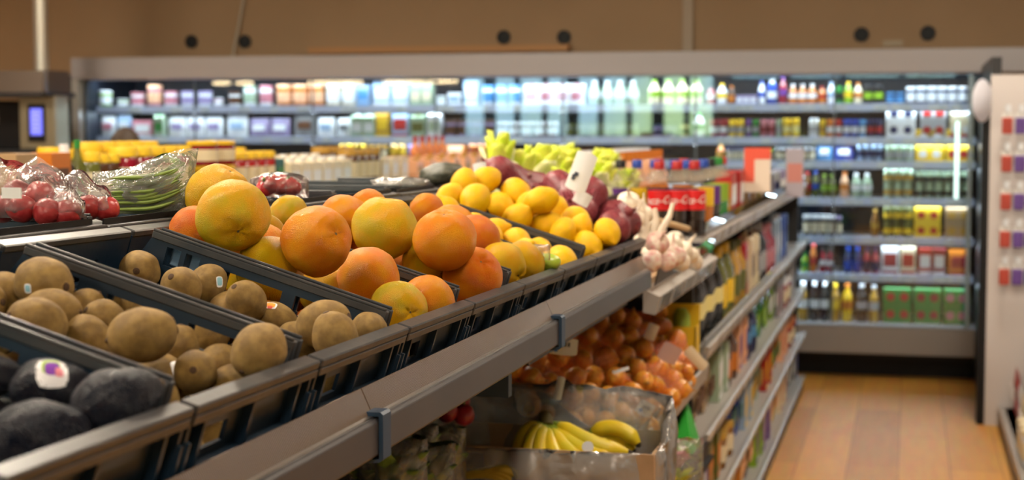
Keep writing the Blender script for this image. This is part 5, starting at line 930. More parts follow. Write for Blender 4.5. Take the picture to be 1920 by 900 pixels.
# ------------------------------------------------------------------ bananas in a lined box
bx = empty('banana_box', (-.69, 3.11, 0), 'cardboard banana box lined with grey film, on the lower shelf', 'box')
def bb(mb, name, mt, par=None, **k):
    o = mb.build(name, mt, None, **k); o.parent = bx; o.matrix_parent_inverse = Matrix.Translation((.69,-3.11,0)); return o
BX0, BX1, BY0, BY1, BZ0, BZ1 = -.925, -.465, 2.99, 3.24, .70, .938
bb(MB().box((BX0,BY0,BZ0),(BX1,BY0+.006,BZ1)), 'front_panel', M['card']); bb(MB().box((BX0,BY1-.006,BZ0),(BX1,BY1,BZ1)), 'rear_panel', M['card'])
bb(MB().box((BX0,BY0+.007,BZ0),(BX0+.006,BY1-.007,BZ1)), 'side_panel', M['card']); bb(MB().box((BX1-.006,BY0+.007,BZ0),(BX1,BY1-.007,BZ1)), 'side_panel', M['card']); bb(MB().box((BX0,BY0,BZ0),(BX1,BY1,BZ0+.006)), 'bottom_panel', M['card'])
pf = bb(MB().box((-.895,BY0-.001,.77),(-.80,BY0,.925)), 'printed_panel', mat('print_blue', (.015,.05,.16), .6))
for k in range(3):
    pts = [(-.855+.10*math.sin(t*.9+.1*k)+.01*k, BY0-.003, .868+.016*k+.018*math.cos(t*1.7-1.2)-.012*k) for t in [i/9*1.6 for i in range(10)]]
    bb(MB().tube(pts, [.003,.008,.010,.011,.011,.011,.010,.009,.006,.003], 8), 'printed_banana', mat('print_yellow', (.45,.30,.02), .6), smooth=True)
# liner film: sheet that lines the box and spills over its rim
def liner():
    prof = [(.86,-.16),(.92,-.08),(.97,-.01),(.99,.035),(1.03,.050),(1.075,.030),(1.09,-.02),(1.085,-.09),(1.07,-.16),(1.075,-.23)]
    n = 110; vs = []; fs = []; hw, hd = (BX1-BX0)/2, (BY1-BY0)/2; cx, cy = (BX0+BX1)/2, (BY0+BY1)/2
    for j, (s, dz) in enumerate(prof):
        for i in range(n):
            a = 2*math.pi*i/n; q = (abs(math.cos(a))**6+abs(math.sin(a))**6)**(-1/6)
            x, y = q*math.cos(a)*hw*(1+(s-1)*.55), q*math.sin(a)*hd*(1+(s-1)*1.0)
            dz = dz if math.sin(a) > -.6 else min(dz,.0)*1.0+.002
            f = noise.noise(Vector((x*22,y*22,j*.6)))*.016+noise.noise(Vector((x*60,y*60,j*1.1)))*.007
            up_ = .045*max(0, math.sin(a))*(1 if 2 <= j <= 6 else .3)-.006*(math.sin(a) < -.5)
            vs.append((cx+x+f*math.cos(a), cy+y+f*math.sin(a), BZ1+dz+up_*.9+f*.8*(j > 1)))
    for j in range(len(prof)-1):
        for i in range(n): fs.append((j*n+i, j*n+(i+1)%n, (j+1)*n+(i+1)%n, (j+1)*n+i))
    return MB().add(vs, fs)
bb(liner(), 'film_liner', M['film2'], smooth='all')
ban = fruit_mat('banana_skin', (.72,.48,.012), (.60,.50,.02), 18, .42, .12, 60); bang = mat('banana_green_end', (.22,.30,.02), .45); bantip = mat('banana_tip', (.03,.02,.01), .7)
def banana_mesh(P, rad, parent):
    n = 22; P = [Vector(p) for p in P]; pts = []
    for i in range(n+1):
        t = i/n; b0, b1, b2, b3 = (1-t)**3, 3*t*(1-t)**2, 3*t*t*(1-t), t**3
        pts.append(P[0]*b0+P[1]*b1+P[2]*b2+P[3]*b3)
    rr = [rad*(.42 if t < .08 else .5+(t-.08)*3 if t < .24 else 1.0 if t < .82 else max(.28, 1-(t-.82)*4.2)) for t in [i/n for i in range(n+1)]]
    o = MB().tube(pts[3:-1], rr[3:-1], 10).build('banana', ban, parent, smooth=True)
    MB().tube(pts[:4], rr[:4], 10).build('banana_stem', bang, o, smooth=True)
    MB().tube([pts[-2], pts[-1]], [rr[-2], rad*.2], 10).build('banana_tip', bantip, o, smooth=True)
    return o
def S_(x, y, D): return ray_at(x, y, D=3.14+(D-3.0)*.85)
bun = empty('banana_bunch', (0,0,0), 'hand of yellow bananas with greenish stems, front one in the lined box', 'bananas')
crown = S_(1022,792,3.12)
front = [((1022,795,3.11),(985,800,3.10),(968,830,3.08),(975,872,3.06)),((1022,795,3.11),(1000,810,3.07),(985,840,3.04),(995,885,3.02)),
         ((1024,796,3.11),(1012,820,3.05),(1005,850,3.02),(1022,885,3.0)),((1026,797,3.11),(1030,830,3.05),(1035,860,3.0),(1062,882,2.99)),
         ((1028,797,3.11),(1045,830,3.05),(1075,868,3.0),(1120,876,2.99)),((1030,796,3.11),(1062,832,3.06),(1110,862,3.02),(1160,862,3.02)),
         ((1032,794,3.12),(1075,806,3.08),(1100,838,3.05),(1188,850,3.06))]
for P in front: banana_mesh([S_(*p) for p in P], .0165, bun)
MB().tube([S_(1020,776,3.13), S_(1023,786,3.12), S_(1026,800,3.1)], [.012,.016,.013], 10).build('crown', mat('banana_crown', (.10,.08,.02), .7), bun, smooth=True)
bun2 = empty('banana_bunch', (0,0,0), 'rear hand of yellow bananas at the right side of the lined box', 'bananas')
for P in [((1100,822,3.16),(1130,790,3.15),(1175,798,3.14),(1200,838,3.12)),((1100,824,3.18),(1130,806,3.17),(1165,806,3.16),(1190,850,3.15)),((1098,828,3.17),(1110,830,3.17),(1150,830,3.14),(1180,858,3.13))]: banana_mesh([S_(*p) for p in P], .0165, bun2)
MB().tube([S_(1090,826,3.18), S_(1102,824,3.17)], [.012,.014], 10).build('crown', mat('banana_crown', (.10,.08,.02), .7), bun2, smooth=True)
stk = MB(); c_ = S_(1102,838,3.005)
stk.add([c_+(RT*math.cos(t)+UP*math.sin(t))*.0115 for t in [i*math.pi/10 for i in range(20)]]+[c_-FW*.002+(RT*math.cos(t)+UP*math.sin(t))*.0115 for t in [i*math.pi/10 for i in range(20)]], [tuple(range(20)), tuple(range(39,19,-1))]+[(i,(i+1)%20,20+(i+1)%20,20+i) for i in range(20)])
s_ = stk.build('round_sticker', st_w, bun)
stk = MB(); c_ = S_(1102,838,3.006)
stk.add([c_+(RT*math.cos(t)+UP*math.sin(t)*1.3)*.004 for t in [i*math.pi/10 for i in range(20)]], [tuple(range(20))]); stk.build('sticker_mark', mat('ink_dark', (.05,.06,.09), .5), s_)
# lower shelf below the box
lb = empty('banana_shelf', (-.8, 2.9, 0), 'dark lower shelf under the banana box and salad bags', 'shelf')
o = MB().box((-1.35,1.72,.68),(-.60,3.48,.70)).build('shelf_board', M['dark'], None); o.parent = lb; o.matrix_parent_inverse = Matrix.Translation((.8,-2.9,0))
o = MB().box((-1.36,1.72,.1),(-1.345,3.48,1.08)).build('back_panel', M['navy'], None); o.parent = lb; o.matrix_parent_inverse = Matrix.Translation((.8,-2.9,0))
o = MB().box((-.93,3.265,.70),(-.86,3.31,1.17)).build('upright', M['navy'], None, bevel=.003); o.parent = lb; o.matrix_parent_inverse = Matrix.Translation((.8,-2.9,0))
# bagged salads and red radishes left of the box
sal = fruit_mat('salad_leaf', (.09,.18,.02), (.22,.34,.06), 20, .5, .2, 50); rad_m = mat('radish_skin', (.30,.02,.03), .3)
random.seed(9)
for i, (x, y, D) in enumerate([(705,865,2.75),(760,860,2.9),(815,858,3.05),(735,885,2.7),(790,895,2.8)]):
    p = ray_at(x, y, D=D); t = empty('bagged_salad', p-Vector((0,0,.06)), 'clear bag of dark green salad, %s under the front rail' % ['upper left','upper middle','upper right','lower left','lower right'][i], 'salad bag', 'bags of salad under the rail')
    for k in range(11):
        a = k*2.4; o_ = Vector((math.cos(a), math.sin(a), 0)); vs, fs = leaf(Vector((0,0,0))+o_*.01, o_*.045+Vector((0,0,.05+.06*random.random())), .04, .02, o_, k)
        o = MB().add(vs, fs).build('salad_leaf', sal, t, smooth='all'); so = o.modifiers.new('thick','SOLIDIFY'); so.thickness = .001
    b1 = pillow(Vector((0,0,-.01)), .12,.13,.11, YAW, i+30, M['film'], 'film_bag', None, amp=.018); b1.parent = t
    del b1['category']
for i, (x, y, D) in enumerate([(735,800,3.0),(750,812,2.98),(838,772,3.1),(852,765,3.15),(870,778,3.12),(720,818,2.95),(862,752,3.2)]):
    p = ray_at(x, y, D=D); t = empty('radish', p); t.scale = (.021,)*3; vs, fs = ball(lump(i+1,.06,1.4), 20, 14)
    MB().add(vs, fs).build('skin', rad_m, t, smooth='all'); MB().tube([(0,0,.9),(.1,0,1.6)], [.12,.05], 6).build('stalk', mat('pepper_stalk', (.08,.16,.03), .6), t)
    tag(t, 'red radish, %s in the shade above the salad bags' % (ordinal(sorted([735,750,838,852,870,720,862]).index(x), 7).strip().rstrip(',')), 'radish', 'radishes above the salad')
cr_ = MB().box((-1.2,2.8,.92),(-.8,3.2,.935)).box((-1.2,2.8,.935),(-.8,2.81,1.0)); 
# ------------------------------------------------------------------ aisle gondola of packaged goods
GY0, GY1 = 4.87, 9.62
gon = empty('aisle_gondola', (-.9, 7.2, 0), 'long grey shelving unit of packaged goods along the aisle, with price rails', 'shelving unit')
def gq(mb, name, mt, par=None, **k):
    o = mb.build(name, mt, None, **k); o.parent = par or gon
    if par is None: o.matrix_parent_inverse = Matrix.Translation((.9,-7.2,0))
    return o
gq(MB().box((-1.10,GY0,.0),(-1.08,GY1,1.20)), 'back_panel', M['dark'])
gq(MB().box((-1.08,GY0,.0),(-.64,GY0+.02,1.18)), 'end_panel', M['dark']); gq(MB().box((-1.08,GY1-.02,.0),(-.64,GY1,1.18)), 'end_panel', M['dark'])
gq(MB().box((-1.08,GY0,.0),(-.60,GY1,.05)), 'plinth', M['dark'])
RZ = [1.19, .848, .575, .307, .048]
for li, z in enumerate(RZ):
    sh = gq(MB().box((-1.08,GY0,z+.02),(-.61,GY1,z+.034)), 'goods_shelf', M['shelfg'])
    gq(MB().extrude([(-.612,z),(-.600,z-.004),(-.588,z+.040),(-.596,z+.044),(-.612,z+.034)], GY0, GY1), 'price_rail', M['shelfg'], sh)
    if li == 0: gq(MB().extrude([(-.606,z+.04),(-.600,z+.085),(-.603,z+.085),(-.609,z+.04)], GY0, GY1), 'clear_riser', M['acrylic'], sh)
    if li == 1: gq(MB().extrude([(-.606,z+.04),(-.600,z+.075),(-.603,z+.075),(-.609,z+.04)], GY0, GY0+2.6), 'clear_riser', M['acrylic'], sh)
    random.seed(40+li); y = GY0+.03
    while y < GY1-.15:
        w_ = random.choice([.06,.07,.08,.1])
        gq(MB().extrude([(-.6000,z+.001),(-.5890,z+.038),(-.5878,z+.038),(-.5988,z+.001)], y, y+w_), 'price_card', M['tagw'] if random.random() < .85 else mat('tag_grey', (.2,.2,.22), .5), sh)
        y += w_+random.choice([.012,.02,.03,.07,.1,.16])
SH = [
 # top shelf behind the drinks
 [(5,'box',.10,.17,'red','white'),(4,'carton',.09,.13,'tan','brown'),(4,'carton',.075,.13,'olive','gold'),(4,'box',.09,.13,'navy','silver'),(4,'box',.085,.12,'grey','lilac'),(5,'can',.075,.12,'silver','navy'),(5,'can',.075,.12,'lilac','white'),(4,'box',.09,.13,'pale_blue','red')],
 [(8,'bottle',.085,.24,'black','pale_yellow'),(6,'slim',.075,.25,'olive','yellow'),(4,'slim',.075,.24,'gold','olive'),(3,'carton',.07,.24,'red','tan'),(4,'carton',.08,.25,'cream','brown'),(6,'slim',.08,.25,'black','silver'),(5,'slim',.08,.22,'crimson','pink'),(5,'carton',.075,.25,'pale_blue','white'),(5,'box',.09,.22,'blue','navy')],
 [(5,'pouch',.11,.16,'tan','brown'),(4,'box',.08,.18,'pale_green','white'),(5,'slim',.07,.20,'brown','orange'),(4,'box',.08,.19,'peach','purple'),(5,'bottle',.08,.21,'navy','sky'),(6,'pouch',.11,.19,'green','lime'),(4,'pouch',.11,.2,'lime','white'),(5,'box',.09,.19,'grey','pink'),(5,'jar',.08,.14,'crimson','white'),(6,'box',.08,.2,'silver','black')],
 [(4,'box',.07,.19,'white','purple'),(5,'box',.08,.17,'olive','orange'),(4,'jar',.08,.13,'amber','gold'),(4,'pouch',.11,.19,'blue','teal'),(5,'box',.08,.18,'pale_blue','yellow'),(5,'pouch',.11,.18,'pale_green','gold'),(5,'box',.08,.18,'red','yellow'),(5,'pouch',.11,.18,'orange','green'),(6,'box',.09,.18,'peach','red'),(6,'jar',.08,.13,'crimson','orange')],
 [(5,'box',.08,.2,'black','crimson'),(5,'pouch',.12,.21,'red','orange'),(4,'box',.09,.2,'orange','gold'),(5,'pouch',.12,.2,'brown','peach'),(4,'box',.09,.19,'lime','purple'),(4,'box',.09,.2,'purple','lilac'),(5,'pouch',.12,.2,'yellow','peach'),(6,'box',.09,.2,'cream','red'),(5,'pouch',.12,.2,'teal','white'),(5,'box',.09,.19,'grey','blue')],
]
SNAME = ['on the aisle gondola top shelf','on the aisle gondola second shelf','on the aisle gondola third shelf','on the aisle gondola fourth shelf','on the aisle gondola bottom shelf']
for li, runs in enumerate(SH):
    y = 5.85 if li == 0 else GY0+.07; z = RZ[li]+.0345
    for (n, kind, w, h, bo, ac) in runs:
        for i in range(n):
            if y+w > GY1-.04: break
            put(kind, w*.94, h, bo, ac, (-.66-.006*((i*7)%3), y+w/2, z), R(90), SNAME[li], 'goods '+SNAME[li], 'nearest', 'farthest')
            y += w
        y += .012
# cola and other drinks at the near end of the top shelf
cap_r, cap_b = cm('red'), cm('blue')
clear_b = mat('bottle_clear', (.40,.36,.28), .08, spec=.8, alpha=.22); cola_m = mat('cola_liquid', (.012,.004,.003), .06, spec=.9, coat=.5); lab_r = mat('cola_label_red', (.62,.012,.015), .35)
def soda(cap, liquid, label, lname, fill=.66, text=None):
    t = empty('soda_bottle'); r = .036; h = .235
    pr = lambda s=1, z1=1: [(r*.55*s,.0),(r*.93*s,.006),(r*s,.03),(r*.93*s,.055),(r*.98*s,.085),(r*.98*s,.14),(r*.90*s,.165),(r*.62*s,.19),(r*.38*s,.207),(r*.36*s,.216)]
    P_ = pr()
    MB().lathe([p for p in P_ if p[1] > h*fill]+[(.0,.217)], 22).build('bottle_neck', clear_b, t, smooth=True)
    MB().lathe([(p[0],p[1]) for p in P_ if p[1] <= h*fill+.001], 22).build('bottle_body', liquid, t, smooth=True)
    MB().lathe([(.0165,.211),(.0165,.231),(.0145,.234)], 18).build('bottle_cap', cap, t, smooth=True)
    MB().lathe([(.0188,.2075),(.0188,.2100)], 16).build('neck_ring', cap, t, smooth=True)
    lb = MB().lathe([(r*1.0,.083),(r*1.0,.143)], 22).build('bottle_label', label, t, smooth=True)
    if text:
        cu = bpy.data.curves.new('t', 'FONT'); cu.body = text; cu.size = .034; cu.shear = .35; cu.align_x = 'CENTER'; cu.align_y = 'CENTER'
        o = bpy.data.objects.new('t', cu); col.objects.link(o); bpy.context.view_layer.update()
        me = bpy.data.meshes.new_from_object(o.evaluated_get(bpy.context.evaluated_depsgraph_get())); bpy.data.objects.remove(o)
        bm = bmesh.new(); bm.from_mesh(me); bmesh.ops.subdivide_edges(bm, edges=[e for e in bm.edges if e.calc_length() > .006], cuts=2); bm.to_mesh(me); bm.free()
        for v in me.vertices:
            a = v.co.x/(r*1.0); zz = .113+v.co.y+.06*v.co.x; v.co = Vector((math.sin(a)*r*1.018, -math.cos(a)*r*1.018, zz))
        me.materials.clear(); me.materials.append(M['paper']); q = bpy.data.objects.new('label_script', me); col.objects.link(q); q.parent = lb
    t['category'] = 'bottle'; return t
sb = {}
def sodab(key, *a, **k):
    if key not in sb: sb[key] = soda(*a, **k); return sb[key]
    return copy_tree(sb[key])
SODA_Z = 1.2245
specs = dict(cola=(cap_r, cola_m, lab_r, ''), bcola=(cap_b, cola_m, cm('navy'), ''), yel=(cap_b, mat('drink_orange', COL['orange'], .12, spec=.7), cm('yellow'), ''), pur=(cm('black'), cola_m, cm('purple'), ''), grn=(cm('green'), mat('drink_green', COL['green'], .12, spec=.7), cm('lime'), ''), org=(cap_r, mat('drink_gold', COL['gold'], .12, spec=.7), cm('orange'), ''))
lays = [('cola',-.650,4.96,'red-capped cola bottle with red label, rightmost of the three at the shelf front'),
 ('cola',-.700,4.93,'red-capped cola bottle with red label, middle of the three at the shelf front'),
 ('cola',-.752,4.905,'red-capped cola bottle with red label, leftmost of the three at the shelf front'),
 ('yel',-.655,5.22,'blue-capped orange drink bottle with yellow label, right of the cola'),
 ('pur',-.650,5.36,'dark drink bottle with purple label behind the yellow-labelled one'),
 ('grn',-.655,5.50,'green drink bottle with lime label on the top shelf'),
 ('grn',-.650,5.60,'green drink bottle just behind another green one on the top shelf'),
 ('org',-.650,5.71,'golden drink bottle with orange label and red cap on the top shelf'),
 ('bcola',-.735,5.12,'blue-capped dark bottle behind the cola, middle'),
 ('bcola',-.690,5.10,'blue-capped dark bottle behind the cola, rightmost'),
 ('bcola',-.795,5.10,'blue-capped dark bottle behind the cola, second from left'),
 ('yel',-.850,5.08,'blue-capped orange drink bottle with yellow label, left behind the cola'),
 ('pur',-.900,5.06,'dark drink bottle with purple label, leftmost behind the cola'),
 ('org',-.74,5.36,'golden bottle with red cap standing in the third row behind the cola'),
 ('org',-.82,5.34,'golden bottle with red cap, farther left in the third row')]
for key, x, y, lb in lays:
    s_ = specs[key]
    o = sodab(key, s_[0], s_[1], s_[2], '', fill=.66, text='Coca-Cola' if key == 'cola' else None)
    o.location = (x, y, SODA_Z); o.rotation_euler = (0,0,R(10)); o['label'] = lb; o['group'] = 'drink bottles at the near end of the gondola'
# sign card and promo board on the top shelf
t = empty('promo_card', ray_at(1420, 332, D=6.3), 'red and white promotional card standing on the gondola top shelf', 'sign'); t.rotation_euler = (0,0,YAW)
MB().box((-.052,0,-.06),(.052,.004,.115)).build('card_board', mat('promo_white', (.72,.62,.52), .5), t)
MB().box((-.052,-.001,-.02),(-.012,0,.115)).box((-.012,-.001,.07),(.052,0,.115)).build('red_print', mat('promo_red', (.72,.10,.06), .5), t)
t = empty('promo_card', ray_at(1490, 330, D=7.6), 'pale pink and lilac promotional card farther along the gondola top shelf', 'sign'); t.rotation_euler = (0,0,YAW)
MB().box((-.042,0,-.10),(.042,.004,.13)).build('card_board', mat('promo_lilac', (.45,.42,.5), .5), t)
MB().box((-.035,-.001,-.03),(.035,0,.06)).build('red_print', mat('promo_pink', (.62,.25,.22), .5), t)
# yellow carton, green wedge and wrapped flowers at the gondola's near end
t = empty('yellow_carton', (-.665, 4.80, .865), 'yellow open display carton at the near end of the gondola second shelf', 'carton')
MB().box((-.05,-.045,0),(.05,.045,.008)).box((-.05,-.045,0),(-.046,.045,.10)).box((.046,-.045,0),(.05,.045,.10)).box((-.05,-.045,0),(.05,-.041,.10)).box((-.05,.041,0),(.05,.045,.16)).build('carton_tray', cm('yellow'), t)
MB().lathe([(.02,.01),(.03,.02),(.026,.13),(.015,.15)], 12).build('packet', mat('packet_green', (.25,.35,.03), .4), t, smooth=True)
gq(MB().box((-.74,4.72,.845),(-.60,GY0,.862)), 'end_ledge', M['dark'])
m = MB(); m.add([(-.66,4.46,.64),(-.58,4.46,.64),(-.58,4.62,.64),(-.66,4.62,.64),(-.62,4.58,.765),(-.62,4.62,.765)], [(0,3,2,1),(0,1,4),(1,2,5,4),(2,3,5),(3,0,4,5)])
tag(m.build('green_wedge', mat('green_plastic', (.02,.35,.03), .4), bevel=.003), 'bright green wedge-shaped holder below the onion shelf', 'holder')
tag(MB().box((-.80,4.35,.55),(-.57,4.86,.56)).box((-.60,4.35,.55),(-.585,4.86,.60)).box((-.62,4.78,.05),(-.6,4.86,.55)).build('end_stand', M['black']), 'black ledge under the green holder at the end of the gondola', 'shelf')
tag(MB().box((-.70,4.62,.1),(-.615,4.75,.55)).box((-.70,4.60,.52),(-.615,4.62,.55)).build('teal_board', cm('teal')), 'teal board under the black ledge at the end of the gondola', 'board')
t = empty('wrapped_flower', ray_at(1262, 890, D=4.0), 'pink flower in clear wrap with yellow-green leaves at the bottom of the frame', 'flower')
for k in range(14):
    a = k*2.4; o_ = Vector((math.cos(a), math.sin(a), 0)); vs, fs = leaf(o_*.004+Vector((.01,0,.02)), o_*(.012+.001*k)+Vector((.01,0,.06-.001*k)), .03, .012, o_, k); MB().add(vs, fs).build('petal', mat('pink_petal', (.75,.33,.35), .5), t, smooth='all')
for k in range(8):
    a = k*.8; o_ = Vector((math.cos(a), math.sin(a), 0)); vs, fs = leaf(Vector((0,0,-.05)), o_*.05+Vector((0,0,.01)), .03, .015, o_, k); MB().add(vs, fs).build('flower_leaf', leaf_a, t, smooth='all')
b1 = pillow(Vector((0,0,-.08)), .15,.17,.09, YAW, 44, M['film'], 'film_wrap', None, amp=.02); b1.parent = t; del b1['category']

# ------------------------------------------------------------------ second gondola behind the produce
g2 = empty('rear_gondola', (-2.7, 6.4, 0), 'second shelving unit standing behind the produce, topped with jars and cartons', 'shelving unit')
def g2p(mb, name, mt, **k):
    o = mb.build(name, mt, None, **k); o.parent = g2; o.matrix_parent_inverse = Matrix.Translation((2.7,-6.4,0)); return o
Z2 = 1.315
g2p(MB().box((-3.0,3.6,Z2-.02),(-2.29,9.35,Z2)), 'top_shelf', M['shelfg'])
g2p(MB().box((-2.30,3.6,1.12),(-2.12,9.35,1.135)), 'step_shelf', M['shelfg'])
g2p(MB().box((-2.125,3.6,1.10),(-2.11,9.35,1.15)), 'shelf_rail', M['shelfg'])
g2p(MB().box((-2.9,3.62,0),(-2.31,9.33,Z2-.02)), 'carcass', M['dark']); g2p(MB().box((-2.9,3.62,0),(-2.12,9.33,.12)), 'plinth', M['dark'])
for (ya, yb, zt, n, kind, bo, ac) in SECOND:
    w = (yb-ya)/n; h = zt-Z2; where = 'on the rear gondola top shelf'
    w2 = min(w, .115)*.93
    if kind == 'jar' and bo == 'gold':
        for i in range(n):
            for q in range(2): put('jar', w2, .085, 'gold' if q == 0 else 'crimson', 'yellow', (-2.36, ya+w*(i+.5), Z2+.03+q*.0855), R(90), where, 'goods '+where, 'nearest', 'farthest')
        tag(MB().box((-2.42,ya,Z2),(-2.30,yb,Z2+.03)).build('jar_riser', M['shelfg']), 'low riser under the stacked yellow jars', 'riser')
        continue
    for i in range(n):
        for r_ in range(2 if kind in ('jar','carton') else 1):
            put(kind, w2, h*(1 if r_ == 0 else 1.08), bo, ac, (-2.36-r_*.12, ya+w*(i+.5), Z2), R(90), where+('' if r_ == 0 else ', back row'), 'goods '+where, 'nearest', 'farthest')
y = 4.9
for (n, kind, w, h, bo, ac) in [(4,'jar',.085,.15,'crimson','yellow'),(5,'carton',.10,.17,'cream','orange'),(5,'carton',.10,.17,'white','grey'),(6,'tub',.12,.17,'brown','green'),(4,'box',.14,.16,'peach','brown'),(6,'carton',.12,.18,'pale_yellow','orange')]:
    for i in range(n):
        put(kind, w*.93, h, bo, ac, (-2.20, y+w/2, 1.1355), R(90), 'on the rear gondola lower step', 'goods on the rear gondola lower step', 'nearest', 'farthest'); y += w
    y += .02
# red-topped bottles and white-blue packs seen above the salad
for i in range(5):
    put('slim', .06, .20, 'orange', 'red', (-2.62, 8.35+.13*i, Z2), R(90), 'on the rear gondola, third row', 'goods on the rear gondola third row', 'nearest', 'farthest')
gq(MB().box((-1.60,5.5,1.20),(-1.10,GY1,1.22)), 'rear_top_shelf', M['shelfg']); gq(MB().box((-1.58,5.52,0),(-1.10,GY1-.02,1.20)), 'rear_carcass', M['dark'])
for i in range(9): put('box', .15, .25, 'white', 'blue' if i%3 == 1 else 'pale_blue', (-1.20, 5.9+.16*i, 1.2205), R(90), 'on the gondola rear half', 'packets on the rear half of the gondola top', 'nearest', 'farthest')
for i in range(9): put('slim', .07, .25, 'peach', 'orange', (-.97, 5.52+.10*i, 1.2255), R(90), 'behind the drinks', 'bottles behind the cola', 'nearest', 'farthest')

# ------------------------------------------------------------------ right side: white partition, hooks, low shelf
struct(MB().box((.405,8.76,0),(.455,10.95,1.93)).build('wall_right_cooler_end', mat('black_panel', (.012,.011,.012), .4)))
struct(MB().box((.40,8.68,0),(1.9,8.76,1.835)).build('wall_right_partition', mat('white_partition', (.55,.51,.50), .6)))
tag(MB().box((.36,8.70,.0),(.405,8.80,1.80)).build('black_post', M['black'], bevel=.004), 'black upright post at the right end of the cooler', 'post')
mi = empty('round_mirror', (.345, 8.62, 1.70), 'white oval sign on a black bracket at the right end of the cooler', 'sign')
mi.rotation_euler = (0,0,R(62))
MB().lathe([(.0,0),(.10,.002),(.112,.012),(.10,.022),(.0,.026)], 30, (0,0,0)).build('disc', mat('white_disc', (.72,.72,.82), .25), mi, smooth=True).rotation_euler = (R(90),0,0)
MB().box((.035,.012,-.10),(.10,.05,.09)).build('bracket', M['black'], mi, bevel=.006)
hookm = M['steel']
pc = dict(r=mat('packet_red', (.45,.06,.04), .35), p=mat('packet_violet', (.13,.06,.28), .35), b=mat('packet_blue', (.05,.08,.25), .35))
cn = {0:('r','red'),1:('p','violet'),2:('b','dark blue')}
for ri, z in enumerate([1.574,1.379,1.184,.99,.796]):
    for ci_, x in enumerate([.480,.545,.605]):
        t = empty('hanging_packet', (x, 8.60, z), '%s packet on a wall hook, %s row from top, %s column' % (cn[ci_][1], ORD[ri+1], ['left','middle','right'][ci_]), 'packet', 'packets hanging on the white partition')
        MB().box((-.026,-.012,-.045),(.026,.012,.04)).build('packet_body', pc[cn[ci_][0]], t, bevel=.006)
        MB().box((-.026,-.004,.04),(.026,.004,.062)).build('hang_flap', M['paper'], t)
        hk = empty('wall_hook', (x, 8.68, z+.055), 'steel hook holding the %s packet, %s row from top' % (cn[ci_][1], ORD[ri+1]), 'hook', 'steel hooks on the white partition')
        MB().tube([(0,0,0),(0,-.12,0),(0,-.135,.012)], .0025, 6).build('prong', hookm, hk); MB().box((-.014,-.138,.012),(.014,-.135,.05)).build('price_card', M['tagw'], hk)
rs = empty('right_shelf', (.75, 7, 0), 'low grey shelving along the right edge of the aisle', 'shelving unit')
def rp(mb, name, mt, **k):
    o = mb.build(name, mt, None, **k); o.parent = rs; o.matrix_parent_inverse = Matrix.Translation((-.75,-7,0)); return o
rp(MB().box((.50,4.6,0),(.9,8.66,.10)), 'plinth', M['dark']); rp(MB().box((.475,4.6,.085),(.9,8.66,.10)), 'base_shelf', M['shelfg'])
rp(MB().box((.465,4.6,.06),(.477,8.66,.115)), 'price_rail', M['shelfg'])
rp(MB().box((.88,4.6,.1),(.90,8.66,1.4)), 'back_panel', M['shelfw']); rp(MB().box((.60,4.6,.44),(.9,8.66,.455)), 'upper_shelf', M['shelfg'])
yy = 8.55
for (n, kind, w, h, bo, ac) in [(2,'pouch',.15,.24,'red','white'),(2,'pouch',.15,.2,'white','crimson'),(3,'pouch',.15,.2,'cream','white'),(3,'tub',.13,.16,'white','cream'),(3,'pouch',.15,.22,'grey','white')]:
    for i in range(n):
        put(kind, w*.95, h, bo, ac, (.545, yy-w/2, .1005), R(-90), 'on the low right shelf', 'goods on the low right shelf', 'nearest', 'farthest'); yy -= w
yy = 8.5
for (n, kind, w, h, bo, ac) in [(3,'pouch',.16,.26,'white','cream'),(3,'pouch',.16,.26,'grey','olive'),(3,'pouch',.16,.24,'cream','brown')]:
    for i in range(n):
        put(kind, w*.95, h, bo, ac, (.64, yy-w/2, .4555), R(-90), 'on the upper right shelf', 'goods on the upper right shelf', 'nearest', 'farthest'); yy -= w

# ------------------------------------------------------------------ bake-off corner on the left
ov = empty('bake_oven', (-5.47, 9.5, 1.0), 'stainless oven with dark control panel and glowing blue screen', 'oven')
stl = mat('oven_steel', (.34,.31,.22), .35, metal=.6)
MB().box((-.13,-.2,.42),(.13,-.02,.77)).build('housing', stl, ov, bevel=.01)
MB().box((-.062,-.206,.47),(.062,-.2,.715)).build('control_panel', M['black'], ov)
MB().box((-.042,-.209,.515),(.042,-.206,.685)).build('screen', mat('blue_screen', (.1,.1,.6), .3, emit=(.17,.2,1), emit_s=1.0), ov)
m = MB()
for k in range(5): m.box((-.03,-.2105,.54+.028*k),(.02,-.209,.545+.028*k))
m.build('screen_lines', mat('screen_lines', (.5,.5,.9), .3, emit=(.4,.45,1), emit_s=.8), ov)
MB().box((-.55,-.1,.42),(-.14,.1,.74)).build('oven_door', M['black'], ov, bevel=.01)
MB().box((-.60,-.22,-1.0),(.14,.10,.42)).build('base_cabinet', M['dark'], ov, bevel=.01)
hd = empty('extractor_hood', (-5.6, 9.5, 1.76), 'brown-grey extractor hood above the oven', 'hood')
MB().add([(-.7,-.25,.03),(.23,-.25,.03),(.23,.06,.03),(-.7,.06,.03),(-.7,-.2,.17),(.22,-.2,.17),(.22,.06,.17),(-.7,.06,.17)], [(0,3,2,1),(4,5,6,7),(0,1,5,4),(1,2,6,5),(2,3,7,6),(3,0,4,7)]).build('canopy', mat('hood_brown', (.12,.09,.07), .4, metal=.4), hd)
MB().box((-.72,-.27,.0),(.25,.08,.03)).build('hood_lip', M['dark'], hd)
MB().tube([(.09,-.06,.17),(.09,-.06,CEIL-1.76)], .046, 20).build('flue_pipe', mat('flue_steel', (.62,.58,.5), .3, metal=.7), hd, smooth=True)
MB().box((.22,-.27,.0),(.235,-.24,.17)).build('hood_strut', M['steel'], hd)
dcol = empty('dark_cabinet', (-5.75, 10.3, 0), 'tall dark glass cabinet between the oven and the cooler', 'cabinet')
